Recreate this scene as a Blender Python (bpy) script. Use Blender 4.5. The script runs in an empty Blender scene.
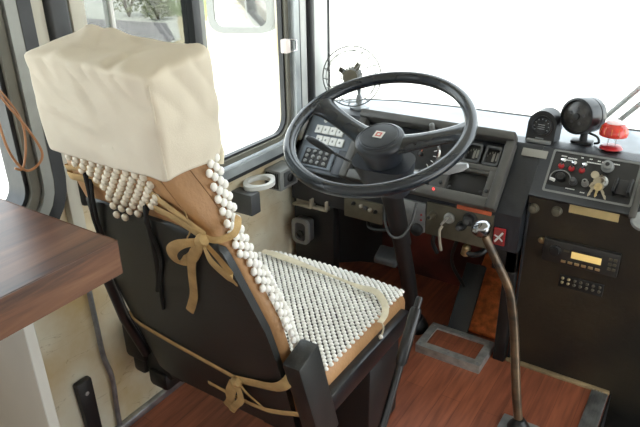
import bpy, bmesh, math, random
import numpy as np
from mathutils import Vector, Matrix, noise
random.seed(7)
C = bpy.context.scene.collection
V = Vector
PI = math.pi

# ------------------------------------------------------------------ materials
def mat(name, col, rough=.5, metal=0., var=0., scale=8., bump=0., bscale=60., spec=.5, col2=None, stretch=None, emit=None, coat=0.):
    m = bpy.data.materials.new(name); m.use_nodes = True
    nt = m.node_tree; b = nt.nodes['Principled BSDF']
    b.inputs['Base Color'].default_value = (*col, 1)
    b.inputs['Roughness'].default_value = rough
    b.inputs['Metallic'].default_value = metal
    b.inputs['Specular IOR Level'].default_value = spec
    b.inputs['Coat Weight'].default_value = coat
    tc = nt.nodes.new('ShaderNodeTexCoord')
    src = tc.outputs['Object']
    if stretch:
        mp = nt.nodes.new('ShaderNodeMapping'); mp.inputs['Scale'].default_value = stretch
        nt.links.new(src, mp.inputs['Vector']); src = mp.outputs['Vector']
    if var or col2:
        n = nt.nodes.new('ShaderNodeTexNoise'); n.inputs['Scale'].default_value = scale
        n.inputs['Detail'].default_value = 6
        nt.links.new(src, n.inputs['Vector'])
        r = nt.nodes.new('ShaderNodeValToRGB')
        c2 = col2 if col2 else tuple(min(1, c*(1+var)) for c in col)
        c1 = col if col2 else tuple(c*(1-var) for c in col)
        r.color_ramp.elements[0].color = (*c1, 1); r.color_ramp.elements[1].color = (*c2, 1)
        r.color_ramp.elements[0].position = .35; r.color_ramp.elements[1].position = .65
        nt.links.new(n.outputs['Fac'], r.inputs['Fac']); nt.links.new(r.outputs['Color'], b.inputs['Base Color'])
    if bump:
        n2 = nt.nodes.new('ShaderNodeTexNoise'); n2.inputs['Scale'].default_value = bscale; n2.inputs['Detail'].default_value = 4
        nt.links.new(src, n2.inputs['Vector'])
        bp = nt.nodes.new('ShaderNodeBump'); bp.inputs['Strength'].default_value = bump; bp.inputs['Distance'].default_value = .01
        nt.links.new(n2.outputs['Fac'], bp.inputs['Height']); nt.links.new(bp.outputs['Normal'], b.inputs['Normal'])
    if emit:
        b.inputs['Emission Color'].default_value = (*emit[0], 1); b.inputs['Emission Strength'].default_value = emit[1]
    return m

def glass_mat(name, tint, gloss=.05):
    m = bpy.data.materials.new(name); m.use_nodes = True; nt = m.node_tree; nt.nodes.clear()
    o = nt.nodes.new('ShaderNodeOutputMaterial'); t = nt.nodes.new('ShaderNodeBsdfTransparent')
    g = nt.nodes.new('ShaderNodeBsdfGlossy'); mx = nt.nodes.new('ShaderNodeMixShader')
    t.inputs['Color'].default_value = (*tint, 1); g.inputs['Roughness'].default_value = .02
    mx.inputs['Fac'].default_value = gloss
    nt.links.new(t.outputs[0], mx.inputs[1]); nt.links.new(g.outputs[0], mx.inputs[2]); nt.links.new(mx.outputs[0], o.inputs[0])
    return m

M = {}
M['vinyl'] = mat('tan_vinyl', (.40,.215,.095), .45, var=.18, scale=6, bump=.15, bscale=120)
M['shell'] = mat('black_plastic', (.020,.022,.022), .40, var=.35, scale=3, bump=.08, bscale=220)
M['black'] = mat('black_satin', (.010,.010,.0105), .45, var=.3, scale=9)
M['blackmetal'] = mat('black_metal', (.009,.009,.011), .28, metal=.0, var=.3, scale=12, spec=.6)
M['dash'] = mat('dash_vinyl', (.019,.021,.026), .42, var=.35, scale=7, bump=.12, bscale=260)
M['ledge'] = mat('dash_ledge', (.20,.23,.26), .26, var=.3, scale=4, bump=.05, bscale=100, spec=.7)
M['bezel'] = mat('grey_bezel', (.075,.072,.066), .48, var=.2, scale=8, bump=.1, bscale=300)
M['recess'] = mat('recess_black', (.014,.013,.013), .55)
M['console'] = mat('console_face', (.007,.006,.005), .5, col2=(.030,.021,.011), scale=5, bump=.2, bscale=40)
M['plate'] = mat('control_plate', (.010,.010,.011), .35)
M['cloth'] = mat('cream_cotton', (.70,.63,.515), .9, var=.05, scale=5, bump=.12, bscale=420, spec=.15)
M['bead'] = mat('ivory_bead', (.92,.90,.85), .38, var=.05, scale=30)
M['beadtan'] = mat('bone_bead', (.72,.65,.52), .4, var=.1, scale=40)
M['ribbon'] = mat('tan_ribbon', (.46,.31,.14), .8, var=.15, scale=30, bump=.2, bscale=300, spec=.2)
M['creamribbon'] = mat('cream_ribbon', (.68,.61,.46), .75, var=.1, scale=30, spec=.2)
M['cord'] = mat('black_cord', (.008,.008,.008), .8)
M['wheel'] = mat('wheel_rubber', (.014,.018,.025), .20, var=.25, scale=10, spec=.6, bump=.03, bscale=200)
M['hub'] = mat('hub_plastic', (.022,.026,.034), .36, var=.2, scale=20, spec=.5)
M['bluegrey'] = mat('blue_grey_plastic', (.17,.20,.235), .4, var=.15, scale=20)
M['chrome'] = mat('chrome', (.75,.75,.76), .12, metal=1)
M['steel'] = mat('brushed_steel', (.40,.40,.38), .38, metal=.45, var=.2, scale=40)
M['alu'] = mat('aluminium_trim', (.36,.37,.38), .42, metal=.85, var=.25, scale=25, bump=.1, bscale=60)
M['greyplastic'] = mat('grey_plastic', (.22,.225,.22), .5, var=.15, scale=14)
M['darkgrey'] = mat('dark_grey_plastic', (.07,.072,.075), .5, var=.2, scale=14)
M['dial'] = mat('dial_face', (.22,.28,.34), .35, var=.5, scale=45)
M['dialblack'] = mat('dial_black', (.012,.013,.015), .25)
M['white'] = mat('white_plastic', (.66,.66,.63), .4)
M['whitepaint'] = mat('white_marking', (.7,.7,.68), .6)
M['red'] = mat('red_plastic', (.42,.02,.025), .3, var=.2, scale=20)
M['redglass'] = mat('red_lens', (.62,.045,.03), .12, var=.3, scale=40, spec=.7)
M['redled'] = mat('red_indicator', (.6,.02,.02), .4, emit=((1,.05,.05), .8))
M['orange'] = mat('orange_label', (.55,.12,.05), .55, var=.2, scale=50)
M['yellow'] = mat('beige_label', (.55,.42,.20), .6, var=.12, scale=20)
M['amberlit'] = mat('radio_display', (.55,.40,.15), .35, emit=((1,.70,.25), .22))
M['amber'] = mat('amber_lens', (.75,.22,.05), .2)
M['wiper'] = mat('wiper_grey', (.42,.42,.41), .5, var=.1, scale=20)
M['brass'] = mat('brass', (.62,.50,.28), .3, metal=.9, var=.2, scale=90)
M['nickel'] = mat('key_nickel', (.46,.42,.33), .28, metal=.9)
M['olivemetal'] = mat('olive_grey_metal', (.105,.092,.064), .5, metal=.2, var=.25, scale=18, bump=.1, bscale=90)
M['greymetal'] = mat('pale_grey_metal', (.30,.31,.32), .35, metal=.5, var=.25, scale=22)
M['beigeplastic'] = mat('beige_plastic', (.36,.32,.25), .5, var=.2, scale=30)
M['cable'] = mat('copper_cable', (.34,.15,.06), .5)
M['postgrey'] = mat('post_grey', (.62,.63,.61), .5, var=.06, scale=6)
M['framegrey'] = mat('window_grey', (.27,.275,.255), .45, metal=.2, var=.1, scale=10)
M['frameolive'] = mat('window_olive', (.13,.122,.095), .5, var=.15, scale=10)
M['framebeige'] = mat('pillar_beige', (.50,.475,.40), .55, var=.08, scale=5)
M['gasket'] = mat('rubber_gasket', (.012,.013,.015), .42, var=.3, scale=20)
M['sill'] = mat('sill_bluegrey', (.36,.385,.395), .32, metal=.3, var=.2, scale=9)
M['mirrorframe'] = mat('mirror_frame', (.17,.185,.185), .5)
M['mirrorglass'] = mat('mirror_glass', (.85,.87,.88), .03, metal=1)
M['panelwhite'] = mat('partition_white', (.60,.59,.54), .6, var=.05, scale=4)
M['clear'] = glass_mat('clear_glass', (.97,.985,.98), .035)
M['tint'] = glass_mat('tinted_glass', (.40,.42,.41), .06)
M['firewall'] = mat('firewall_red', (.13,.026,.018), .7, var=.6, scale=6, bump=.3, bscale=20)
M['redcarpet'] = mat('orange_carpet', (.70,.19,.06), .85, var=.3, scale=40, bump=.5, bscale=200, spec=.1)
M['ceiling'] = mat('ceiling_cream', (.62,.60,.54), .7)
M['tarmac'] = mat('pale_concrete', (.55,.54,.50), .9, var=.08, scale=.6)
M['asphalt'] = mat('grey_asphalt', (.22,.20,.215), .9, var=.15, scale=1.2)
M['dirt'] = mat('tan_dirt', (.47,.36,.22), .95, col2=(.42,.36,.20), scale=.5)
M['grass'] = mat('dry_grass', (.20,.26,.09), .95, var=.5, scale=1.5)
M['leaf'] = mat('bush_leaf', (.20,.22,.10), .8, var=.4, scale=3)
M['barkbrown'] = mat('bush_stem', (.16,.11,.07), .9)

# wood grain of the counter: long streaks along one axis
def wood(name, a, b, c, sc, rough=.32, bands=3.):
    m = bpy.data.materials.new(name); m.use_nodes = True; nt = m.node_tree; p = nt.nodes['Principled BSDF']
    tc = nt.nodes.new('ShaderNodeTexCoord'); mp = nt.nodes.new('ShaderNodeMapping'); mp.inputs['Scale'].default_value = sc
    nt.links.new(tc.outputs['Object'], mp.inputs['Vector'])
    n = nt.nodes.new('ShaderNodeTexNoise'); n.inputs['Scale'].default_value = bands; n.inputs['Detail'].default_value = 8
    n.inputs['Roughness'].default_value = .62; n.inputs['Distortion'].default_value = .6
    nt.links.new(mp.outputs[0], n.inputs['Vector'])
    r = nt.nodes.new('ShaderNodeValToRGB'); e = r.color_ramp.elements
    e[0].color = (*a, 1); e[0].position = .32; e[1].color = (*c, 1); e[1].position = .72
    k = e.new(.5); k.color = (*b, 1)
    nt.links.new(n.outputs['Fac'], r.inputs['Fac']); nt.links.new(r.outputs[0], p.inputs['Base Color'])
    p.inputs['Roughness'].default_value = rough
    return m
M['wood'] = wood('walnut_laminate', (.030,.011,.007), (.105,.040,.021), (.19,.085,.046), (26, 2.0, 26), .30, 1.0)
M['edgewood'] = wood('walnut_edge', (.035,.012,.006), (.14,.053,.022), (.22,.10,.045), (30, 2.2, 34), .38, 1.0)

# floor: reddish vinyl planks along Y with thin dark joints
def plank_floor():
    m = bpy.data.materials.new('red_plank_vinyl'); m.use_nodes = True; nt = m.node_tree; p = nt.nodes['Principled BSDF']
    tc = nt.nodes.new('ShaderNodeTexCoord'); mp = nt.nodes.new('ShaderNodeMapping')
    mp.inputs['Rotation'].default_value = (0, 0, PI/2)
    nt.links.new(tc.outputs['Object'], mp.inputs['Vector'])
    br = nt.nodes.new('ShaderNodeTexBrick'); br.inputs['Scale'].default_value = 1
    br.inputs['Brick Width'].default_value = .55; br.inputs['Row Height'].default_value = .06
    br.inputs['Mortar Size'].default_value = .0012; br.inputs['Mortar Smooth'].default_value = .4
    br.inputs['Color1'].default_value = (.33,.105,.055, 1); br.inputs['Color2'].default_value = (.27,.085,.047, 1)
    br.inputs['Mortar'].default_value = (.20,.062,.034, 1)
    nt.links.new(mp.outputs[0], br.inputs['Vector'])
    mp2 = nt.nodes.new('ShaderNodeMapping'); mp2.inputs['Scale'].default_value = (45, 4, 1)
    nt.links.new(tc.outputs['Object'], mp2.inputs['Vector'])
    n = nt.nodes.new('ShaderNodeTexNoise'); n.inputs['Scale'].default_value = 1.4; n.inputs['Detail'].default_value = 7
    nt.links.new(mp2.outputs[0], n.inputs['Vector'])
    r = nt.nodes.new('ShaderNodeValToRGB'); r.color_ramp.elements[0].color = (.62,.62,.62, 1); r.color_ramp.elements[1].color = (1.3,1.25,1.2, 1)
    r.color_ramp.elements[0].position = .3; r.color_ramp.elements[1].position = .7
    nt.links.new(n.outputs['Fac'], r.inputs['Fac'])
    mx = nt.nodes.new('ShaderNodeMix'); mx.data_type = 'RGBA'; mx.blend_type = 'MULTIPLY'; mx.inputs['Factor'].default_value = 1
    nt.links.new(br.outputs['Color'], mx.inputs['A']); nt.links.new(r.outputs[0], mx.inputs['B'])
    nt.links.new(mx.outputs['Result'], p.inputs['Base Color'])
    p.inputs['Roughness'].default_value = .42
    return m
M['floor'] = plank_floor()

# cream wall with yellow-brown stains and fine cracks
def stained_wall():
    m = bpy.data.materials.new('stained_cream_paint'); m.use_nodes = True; nt = m.node_tree; p = nt.nodes['Principled BSDF']
    tc = nt.nodes.new('ShaderNodeTexCoord')
    n = nt.nodes.new('ShaderNodeTexNoise'); n.inputs['Scale'].default_value = 4.5; n.inputs['Detail'].default_value = 6
    nt.links.new(tc.outputs['Object'], n.inputs['Vector'])
    r = nt.nodes.new('ShaderNodeValToRGB'); e = r.color_ramp.elements
    e[0].color = (.70,.65,.51, 1); e[0].position = .42; e[1].color = (.50,.36,.17, 1); e[1].position = .70
    nt.links.new(n.outputs['Fac'], r.inputs['Fac'])
    mp = nt.nodes.new('ShaderNodeMapping'); mp.inputs['Scale'].default_value = (2, 2.2, 9); mp.inputs['Rotation'].default_value = (.5, 0, 0)
    nt.links.new(tc.outputs['Object'], mp.inputs['Vector'])
    v = nt.nodes.new('ShaderNodeTexNoise'); v.inputs['Scale'].default_value = 2.2; v.inputs['Detail'].default_value = 5; v.inputs['Distortion'].default_value = .8
    nt.links.new(mp.outputs[0], v.inputs['Vector'])
    r2 = nt.nodes.new('ShaderNodeValToRGB'); e = r2.color_ramp.elements
    e[0].color = (1,1,1,1); e[1].color = (1,1,1,1); e[0].position = .585; e[1].position = .597
    k = e.new(.591); k.color = (.35,.25,.15,1)
    nt.links.new(v.outputs['Fac'], r2.inputs['Fac'])
    mx = nt.nodes.new('ShaderNodeMix'); mx.data_type = 'RGBA'; mx.blend_type = 'MULTIPLY'; mx.inputs['Factor'].default_value = .55
    nt.links.new(r.outputs[0], mx.inputs['A']); nt.links.new(r2.outputs[0], mx.inputs['B'])
    nt.links.new(mx.outputs['Result'], p.inputs['Base Color']); p.inputs['Roughness'].default_value = .55
    return m
M['wallpaint'] = stained_wall()

# ------------------------------------------------------------------ mesh builder
class MB:
    def __init__(s): s.v = []; s.f = []
    def add(s, vs, fs):
        o = len(s.v); s.v += [tuple(x) for x in vs]; s.f += [tuple(i+o for i in f) for f in fs]; return s
    def bmadd(s, bm, mtx=None):
        bm.verts.index_update()
        vs = [(mtx @ v.co if mtx else v.co.copy()) for v in bm.verts]
        s.add(vs, [[v.index for v in f.verts] for f in bm.faces]); bm.free(); return s
    def box(s, lo, hi, bev=0., seg=2, fn=None):
        bm = bmesh.new(); bmesh.ops.create_cube(bm, size=1)
        for v in bm.verts:
            v.co = V([(lo[k]+hi[k])/2 + v.co[k]*(hi[k]-lo[k]) for k in range(3)])
        if bev:
            bmesh.ops.bevel(bm, geom=bm.edges[:], offset=bev, segments=seg, affect='EDGES', profile=.5)
        if fn:
            for v in bm.verts: v.co = V(fn(*v.co))
        return s.bmadd(bm)
    def tube(s, pts, r, n=12, closed=False, flat=1.):
        pts = [V(p) for p in pts]; N = len(pts)
        rs = r if isinstance(r, (list, tuple)) else [r]*N
        tang = []
        for i in range(N):
            a = pts[(i-1) % N] if (closed or i) else pts[0]; b = pts[(i+1) % N] if (closed or i < N-1) else pts[-1]
            tang.append((b-a).normalized())
        u = tang[0].orthogonal().normalized(); vs = []; fs = []
        for i in range(N):
            t = tang[i]; u = (u - t*u.dot(t)).normalized(); w = t.cross(u)
            for k in range(n):
                a = 2*PI*k/n; vs.append(pts[i] + (u*math.cos(a) + w*math.sin(a)*flat)*rs[i])
        R = N if closed else N-1
        for i in range(R):
            j = (i+1) % N
            for k in range(n):
                l = (k+1) % n; fs.append((i*n+k, i*n+l, j*n+l, j*n+k))
        if not closed:
            fs.append(tuple(range(n))[::-1]); fs.append(tuple((N-1)*n+k for k in range(n)))
        return s.add(vs, fs)
    def cyl(s, p0, p1, r0, r1=None, n=20):
        return s.tube([p0, p1], [r0, r0 if r1 is None else r1], n)
    def lathe(s, prof, o, axis, n=24, ref=None):
        o = V(o); a = V(axis).normalized(); u = (V(ref) - a*V(ref).dot(a)).normalized() if ref else a.orthogonal().normalized(); w = a.cross(u)
        vs = []; fs = []
        for (r, h) in prof:
            for k in range(n):
                t = 2*PI*k/n; vs.append(o + a*h + (u*math.cos(t)+w*math.sin(t))*max(r, 1e-5))
        for i in range(len(prof)-1):
            for k in range(n):
                l = (k+1) % n; fs.append((i*n+k, i*n+l, (i+1)*n+l, (i+1)*n+k))
        fs.append(tuple(range(n))[::-1]); fs.append(tuple((len(prof)-1)*n+k for k in range(n)))
        return s.add(vs, fs)
    def loft(s, rings, cap=True):
        n = len(rings[0]); vs = [p for r in rings for p in r]; fs = []
        for i in range(len(rings)-1):
            for k in range(n):
                l = (k+1) % n; fs.append((i*n+k, i*n+l, (i+1)*n+l, (i+1)*n+k))
        if cap:
            fs.append(tuple(range(n))[::-1]); fs.append(tuple((len(rings)-1)*n+k for k in range(n)))
        return s.add(vs, fs)
    def prism(s, poly, a, b, fn):            # poly in 2D, extruded from a to b; fn(p, q, t) -> xyz
        return s.loft([[fn(p, q, a) for p, q in poly], [fn(p, q, b) for p, q in poly]])
    def ring(s, outer, inner, a, b, fn):     # flat frame between two outlines of equal length
        n = len(outer); vs = []; fs = []
        for t in (a, b):
            vs += [fn(p, q, t) for p, q in outer]; vs += [fn(p, q, t) for p, q in inner]
        for k in range(n):
            l = (k+1) % n
            fs += [(k, l, n+l, n+k), (2*n+k, 3*n+k, 3*n+l, 2*n+l), (k, 2*n+k, 2*n+l, l), (n+k, n+l, 3*n+l, 3*n+k)]
        return s.add(vs, fs)
    def ribbon(s, pts, nrm, width, th=.0016, taper=None):
        pts = [V(p) for p in pts]; N = len(pts); vs = []; fs = []
        for i in range(N):
            t = (pts[min(i+1, N-1)] - pts[max(i-1, 0)]).normalized()
            nn = V(nrm[i] if isinstance(nrm, list) else nrm); nn = (nn - t*nn.dot(t)).normalized(); w = t.cross(nn)
            hw = width/2*(taper[i] if taper else 1)
            for (a, b) in ((-1, 0), (-.5, 1), (.5, 1), (1, 0), (.5, -.4), (-.5, -.4)):
                vs.append(pts[i] + w*hw*a + nn*th*b)
        for i in range(N-1):
            for k in range(6):
                l = (k+1) % 6; fs.append((i*6+k, i*6+l, i*6+6+l, i*6+6+k))
        fs.append(tuple(range(6))[::-1]); fs.append(tuple((N-1)*6+k for k in range(6)))
        return s.add(vs, fs)
    def build(s, name, m, parent=None, smooth=40, mtx=None):
        me = bpy.data.meshes.new(name)
        vs = [V(v) for v in s.v]
        lo = V([min(v[k] for v in vs) for k in range(3)]); hi = V([max(v[k] for v in vs) for k in range(3)])
        o0 = V(((lo.x+hi.x)/2, (lo.y+hi.y)/2, lo.z))
        me.from_pydata([v-o0 for v in vs], [], s.f)
        bm = bmesh.new(); bm.from_mesh(me); bmesh.ops.recalc_face_normals(bm, faces=bm.faces[:]); bm.to_mesh(me); bm.free()
        me.materials.append(M[m] if isinstance(m, str) else m)
        o = bpy.data.objects.new(name, me); C.objects.link(o)
        o.location = o0
        if smooth:
            for p in me.polygons: p.use_smooth = True
            me.set_sharp_from_angle(angle=math.radians(smooth))
        if parent:
            o.parent = parent
            o.matrix_parent_inverse = (world_of(parent)).inverted()
        return o
def world_of(o):
    m = Matrix.LocRotScale(o.location, o.rotation_euler, o.scale)
    return (world_of(o.parent) @ o.matrix_parent_inverse @ m) if o.parent else m
def thing(name, label, cat, loc, group=None):
    o = bpy.data.objects.new(name, None); C.objects.link(o); o.location = loc; o.empty_display_size = .05
    return tag(o, label, cat, group)
def tag(o, label, cat, group=None):
    o['label'] = label; o['category'] = cat
    if group: o['group'] = group
    return o
def struct(o): o['kind'] = 'structure'; return o
def stuff(o): o['kind'] = 'stuff'; return o
def bez(pts, n=8):                         # Catmull-Rom through points
    P = [V(p) for p in pts]; P = [P[0]*2-P[1]] + P + [P[-1]*2-P[-2]]; out = []
    for i in range(1, len(P)-2):
        for k in range(n):
            t = k/n; a, b, c, d = P[i-1], P[i], P[i+1], P[i+2]
            out.append(.5*((2*b) + (c-a)*t + (2*a-5*b+4*c-d)*t*t + (3*b-a-3*c+d)*t**3))
    out.append(P[-2]); return out
def rrect(x0, x1, y0, y1, r, n=6):
    o = []
    for (cx, cy, a0) in ((x1-r, y1-r, 0), (x0+r, y1-r, 90), (x0+r, y0+r, 180), (x1-r, y0+r, 270)):
        for k in range(n+1):
            a = math.radians(a0 + 90*k/n); o.append((cx+r*math.cos(a), cy+r*math.sin(a)))
    return o

# ------------------------------------------------------------------ frames of reference
TH = math.atan(.284)
SX = -.84
def BK(x, v, w): return V((SX+x, .8 - v*math.sin(TH) + w*math.cos(TH), .43 + v*math.cos(TH) + w*math.sin(TH)))
BKN = V((0, -math.cos(TH), -math.sin(TH)))        # outward normal of the seat's back
SL = V((0, .662, .749)); SN = V((0, -.749, .662))
def S(x, s, h): return V((x, 1.65, .53)) + SL*s + SN*h   # sloping dash surface
def ip(xs, ys, x): return float(np.interp(x, xs, ys))

# ------------------------------------------------------------------ setting
XW = -1.233
struct(MB().box((-1.30, -2.5, -.06), (-.085, 2.05, 0)).build('floor', 'floor', smooth=0))
struct(MB().box((-.085, -2.5, -.42), (1.35, 2.05, -.36)).build('floor_stepwell', 'black', smooth=0))
# left wall: solid below the sills, posts between the two windows
w = MB()
w.box((-1.29, -2.5, -.0), (XW, 1.685, .615))
w.box((-1.29, -2.5, .615), (XW, .0, .70)); w.box((-1.29, .0, .615), (XW, .83, .70))
w.box((-1.29, .755, .70), (XW, .90, 1.75)); w.box((-1.29, .83, .615), (XW, .90, .71))
w.box((-1.29, 1.700, .55), (XW, 1.93, 1.75)); w.box((-1.29, 1.685, 0), (XW, 2.07, .60))
w.box((-1.29, -2.5, 1.55), (XW, 1.93, 1.80))
struct(w.build('wall_left', 'wallpaint', smooth=0))
struct(MB().box((-1.32, -2.5, 1.80), (1.40, 2.12, 1.84)).build('ceiling', 'ceiling', smooth=0))
w = MB(); w.box((-1.24, 2.04, -.02), (1.35, 2.08, .66))
struct(w.build('wall_front', 'firewall', smooth=0))
w = MB(); w.box((1.30, -2.5, -.42), (1.36, .9, .70)); w.box((1.30, -2.5, 1.35), (1.36, 2.1, 1.82)); w.box((1.30, .85, -.42), (1.36, .95, 1.82)); w.box((1.30, -.35, .6), (1.36, -.25, 1.5))
w.box((1.30,-2.5,.70),(1.36,-1.9,1.4)); w.box((1.30,-1.2,.70),(1.36,-.35,1.4))
struct(w.build('wall_right', 'framebeige', smooth=0))
struct(MB().box((XW, .60, 0), (-1.214, 1.06, .022), .003).build('baseboard_left', 'alu'))
struct(MB().box((XW, 1.06, 0), (-1.218, 1.66, .018), .003).build('baseboard_left', 'alu'))

w = MB(); w.box((-1.3, -2.56, -.4), (1.36, -2.5, 1.15)); w.box((-1.3, -2.56, 1.45), (1.36, -2.5, 1.82))
for x in (-1.3, -.05, 1.2): w.box((x, -2.56, .7), (x+.14, -2.5, 1.5))
struct(w.build('wall_back_added', 'framebeige', smooth=0))  # unseen rear bulkhead, added to cut the light from behind
# windows of the left wall: nested rounded frames
fx = lambda y, z, x: (x, y, z)
def window_frame(name, y0, y1, z0, z1, bands, r0, depth0):
    """bands: list of (width, material, inner x, part name) from the glass outward"""
    root = bpy.data.objects.new(name, None); C.objects.link(root); root.location = (XW, (y0+y1)/2, z0); struct(root)
    off = 0
    for (wd, m, xi, pn) in bands:
        inn = rrect(y0-off, y1+off, z0-off, z1+off, r0+off); off2 = off+wd
        out = rrect(y0-off2, y1+off2, z0-off2, z1+off2, r0+off2)
        MB().ring(out, inn, depth0, xi, fx).build(pn, m, root, smooth=30); off = off2
    return root
w2 = window_frame('window_2', -.45, .683, .745, 1.42,
    [(.010,'gasket',-1.215,'glass_seal'), (.021,'frameolive',-1.205,'inner_frame'), (.003,'gasket',-1.211,'joint_line'), (.024,'framegrey',-1.196,'outer_frame'), (.004,'frameolive',-1.200,'frame_lip'), (.030,'gasket',-1.199,'rubber_surround')], .05, -1.275)
MB().box((-1.262, -.45, .745), (-1.258, .683, 1.42)).build('pane', 'clear', w2, smooth=0)
w1 = window_frame('window_1', .925, 1.660, .655, 1.45,
    [(.007,'gasket',-1.234,'glass_seal'), (.016,'frameolive',-1.224,'inner_frame'), (.006,'chrome',-1.226,'bright_strip'), (.028,'sill',-1.205,'outer_frame'), (.016,'gasket',-1.212,'rubber_surround')], .055, -1.252)
MB().box((-1.2495, .92, .65), (-1.2465, 1.275, 1.455)).build('rear_pane', 'tint', w1, smooth=0)
MB().box((-1.244, 1.28, .65), (-1.241, 1.662, 1.455)).build('front_pane', 'clear', w1, smooth=0)
m_ = MB(); m_.box((-1.268, 1.255, .65), (-1.225, 1.285, 1.455), .003); m_.build('centre_seal', 'gasket', w1)
MB().box((-1.256, 1.286, .65), (-1.228, 1.305, 1.455), .003).build('sash_rail', 'framegrey', w1)
MB().box((-1.266, 1.000, .65), (-1.240, 1.012, 1.455), .003).build('sash_bar', 'white', w1)
# posts
struct(MB().box((-1.236, .810, .70), (-1.200, .866, 1.80), .012, 3).build('trim_1', 'gasket'))
struct(MB().box((-1.238, .778, .62), (-1.212, .812, 1.80), .004).build('trim_2', 'framebeige'))
struct(MB().box((-1.238, .867, .72), (-1.203, .905, 1.80), .004).build('trim_3', 'framebeige'))
struct(MB().box((-1.238, 1.735, .60), (-1.214, 1.775, 1.80), .006).build('trim_4', 'postgrey'))
struct(MB().box((-1.236, 1.776, .60), (-1.200, 1.806, 1.80), .010, 3).build('trim_5', 'gasket'))
struct(MB().box((-1.240, 1.807, .60), (-1.218, 1.91, 1.80), .004).build('trim_6', 'postgrey'))
# windscreen: curved glass with rubber seal
ws = bpy.data.objects.new('window_3', None); C.objects.link(ws); ws.location = (0, 2.05, .70); struct(ws)
arc = [(-1.236, 1.930), (-1.20, 1.975), (-1.13, 2.03), (-1.0, 2.075), (-.8, 2.10), (-.4, 2.115), (0, 2.12), (.4, 2.115), (.8, 2.10), (1.2, 2.03), (1.33, 1.93)]
vs = []; fs = []
for (x, y) in arc:
    d = V((x, y-1.2)).normalized()*.005
    vs += [(x, y, .69), (x, y, 1.80), (x+d.x, y+d.y, 1.80), (x+d.x, y+d.y, .69)]
for i in range(len(arc)-1):
    for k in range(4):
        l = (k+1) % 4; fs.append((i*4+k, i*4+l, i*4+4+l, i*4+4+k))
MB().add(vs, fs).build('pane', 'clear', ws, smooth=60)
MB().tube([(x, y, .685) for x, y in arc], .014, 8).build('rubber_seal', 'gasket', ws)
MB().tube([(-1.236, 1.930, .68), (-1.236, 1.930, 1.80)], .013, 8).build('side_seal', 'gasket', ws)
w = MB()
vs = []; fs = []
for (x, y) in arc: vs += [(x, y, -.3), (x, y, .672), (x, y-.02, .672), (x, y-.02, -.3)]
for i in range(len(arc)-1):
    for k in range(4):
        l = (k+1) % 4; fs.append((i*4+k, i*4+l, i*4+4+l, i*4+4+k))
struct(w.add(vs, fs).build('wall_front_apron', 'black', smooth=60))

# outside ground
struct(MB().box((-60, -30, -1.1), (60, 70, -1.0)).build('ground', 'tarmac', smooth=0))
struct(MB().prism([(-24, 6.2), (-9.6, 8.0), (-10.6, 10.2), (-12.6, 11.9), (-26, 10.2)], -.999, -.985, fx2 := (lambda p, q, t: (p, q, t))).build('ground_road', 'asphalt', smooth=0))
struct(MB().prism([(-9.4, 7.6), (-7.6, 9.4), (-14, 18), (-16.5, 16.4), (-12.4, 12.1), (-10.4, 10.2)], -.998, -.98, fx2).build('ground_verge', 'dirt', smooth=0))
def bush(cx, cy, h, r, label, seed):
    rnd = random.Random(seed)
    t = thing('desert_shrub', label, 'shrub', (cx, cy, -1.0), 'shrubs across the lot')
    st = MB(); lf = MB()
    for k in range(7):
        a = rnd.uniform(0, 2*PI); tip = V((cx+math.cos(a)*r*.6, cy+math.sin(a)*r*.6, -1+h*rnd.uniform(.6, .95)))
        st.tube([(cx, cy, -1.0), (V((cx, cy, -1.0))+tip)/2 + V((0, 0, .1)), tip], [.03, .02, .008], 6)
    for k in range(420):
        a = rnd.uniform(0, 2*PI); z = rnd.uniform(.12, 1)*h; rr = r*math.sqrt(rnd.random())*(1.15-.75*(z/h)**2)
        c = V((cx+math.cos(a)*rr, cy+math.sin(a)*rr, -1+z))
        d = V((rnd.uniform(-1, 1), rnd.uniform(-1, 1), rnd.uniform(-.3, 1))).normalized()*.13; s_ = d.orthogonal().normalized()*.028
        lf.add([c, c+d*.5+s_, c+d, c+d*.5-s_], [(0, 1, 2, 3)])
    st.build('stem', 'barkbrown', t); lf.build('foliage', 'leaf', t, smooth=0)
bush(-14.6, 12.4, 1.05, .55, 'tall pale green shrub seen through the tinted side window', 1)
bush(-13.4, 12.35, .5, .35, 'low round shrub right of the tall one beyond the tinted side window', 2)
gr = MB(); rnd = random.Random(5)
for k in range(900):
    t_ = rnd.random(); x = -12.6 - 3.0*t_ + rnd.uniform(-1.0, 1.0); y = 13.2 + 2.5*t_ + rnd.uniform(-.7, .7)
    gr.add([(x-.03, y, -.98), (x+.03, y, -.98), (x+rnd.uniform(-.08, .08), y+rnd.uniform(-.06, .06), -.98+rnd.uniform(.10, .3))], [(0, 1, 2)])
g = gr.build('verge_grass', 'grass', smooth=0); stuff(g); tag(g, 'dry green grass tufts on the tan verge outside', 'grass')

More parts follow.
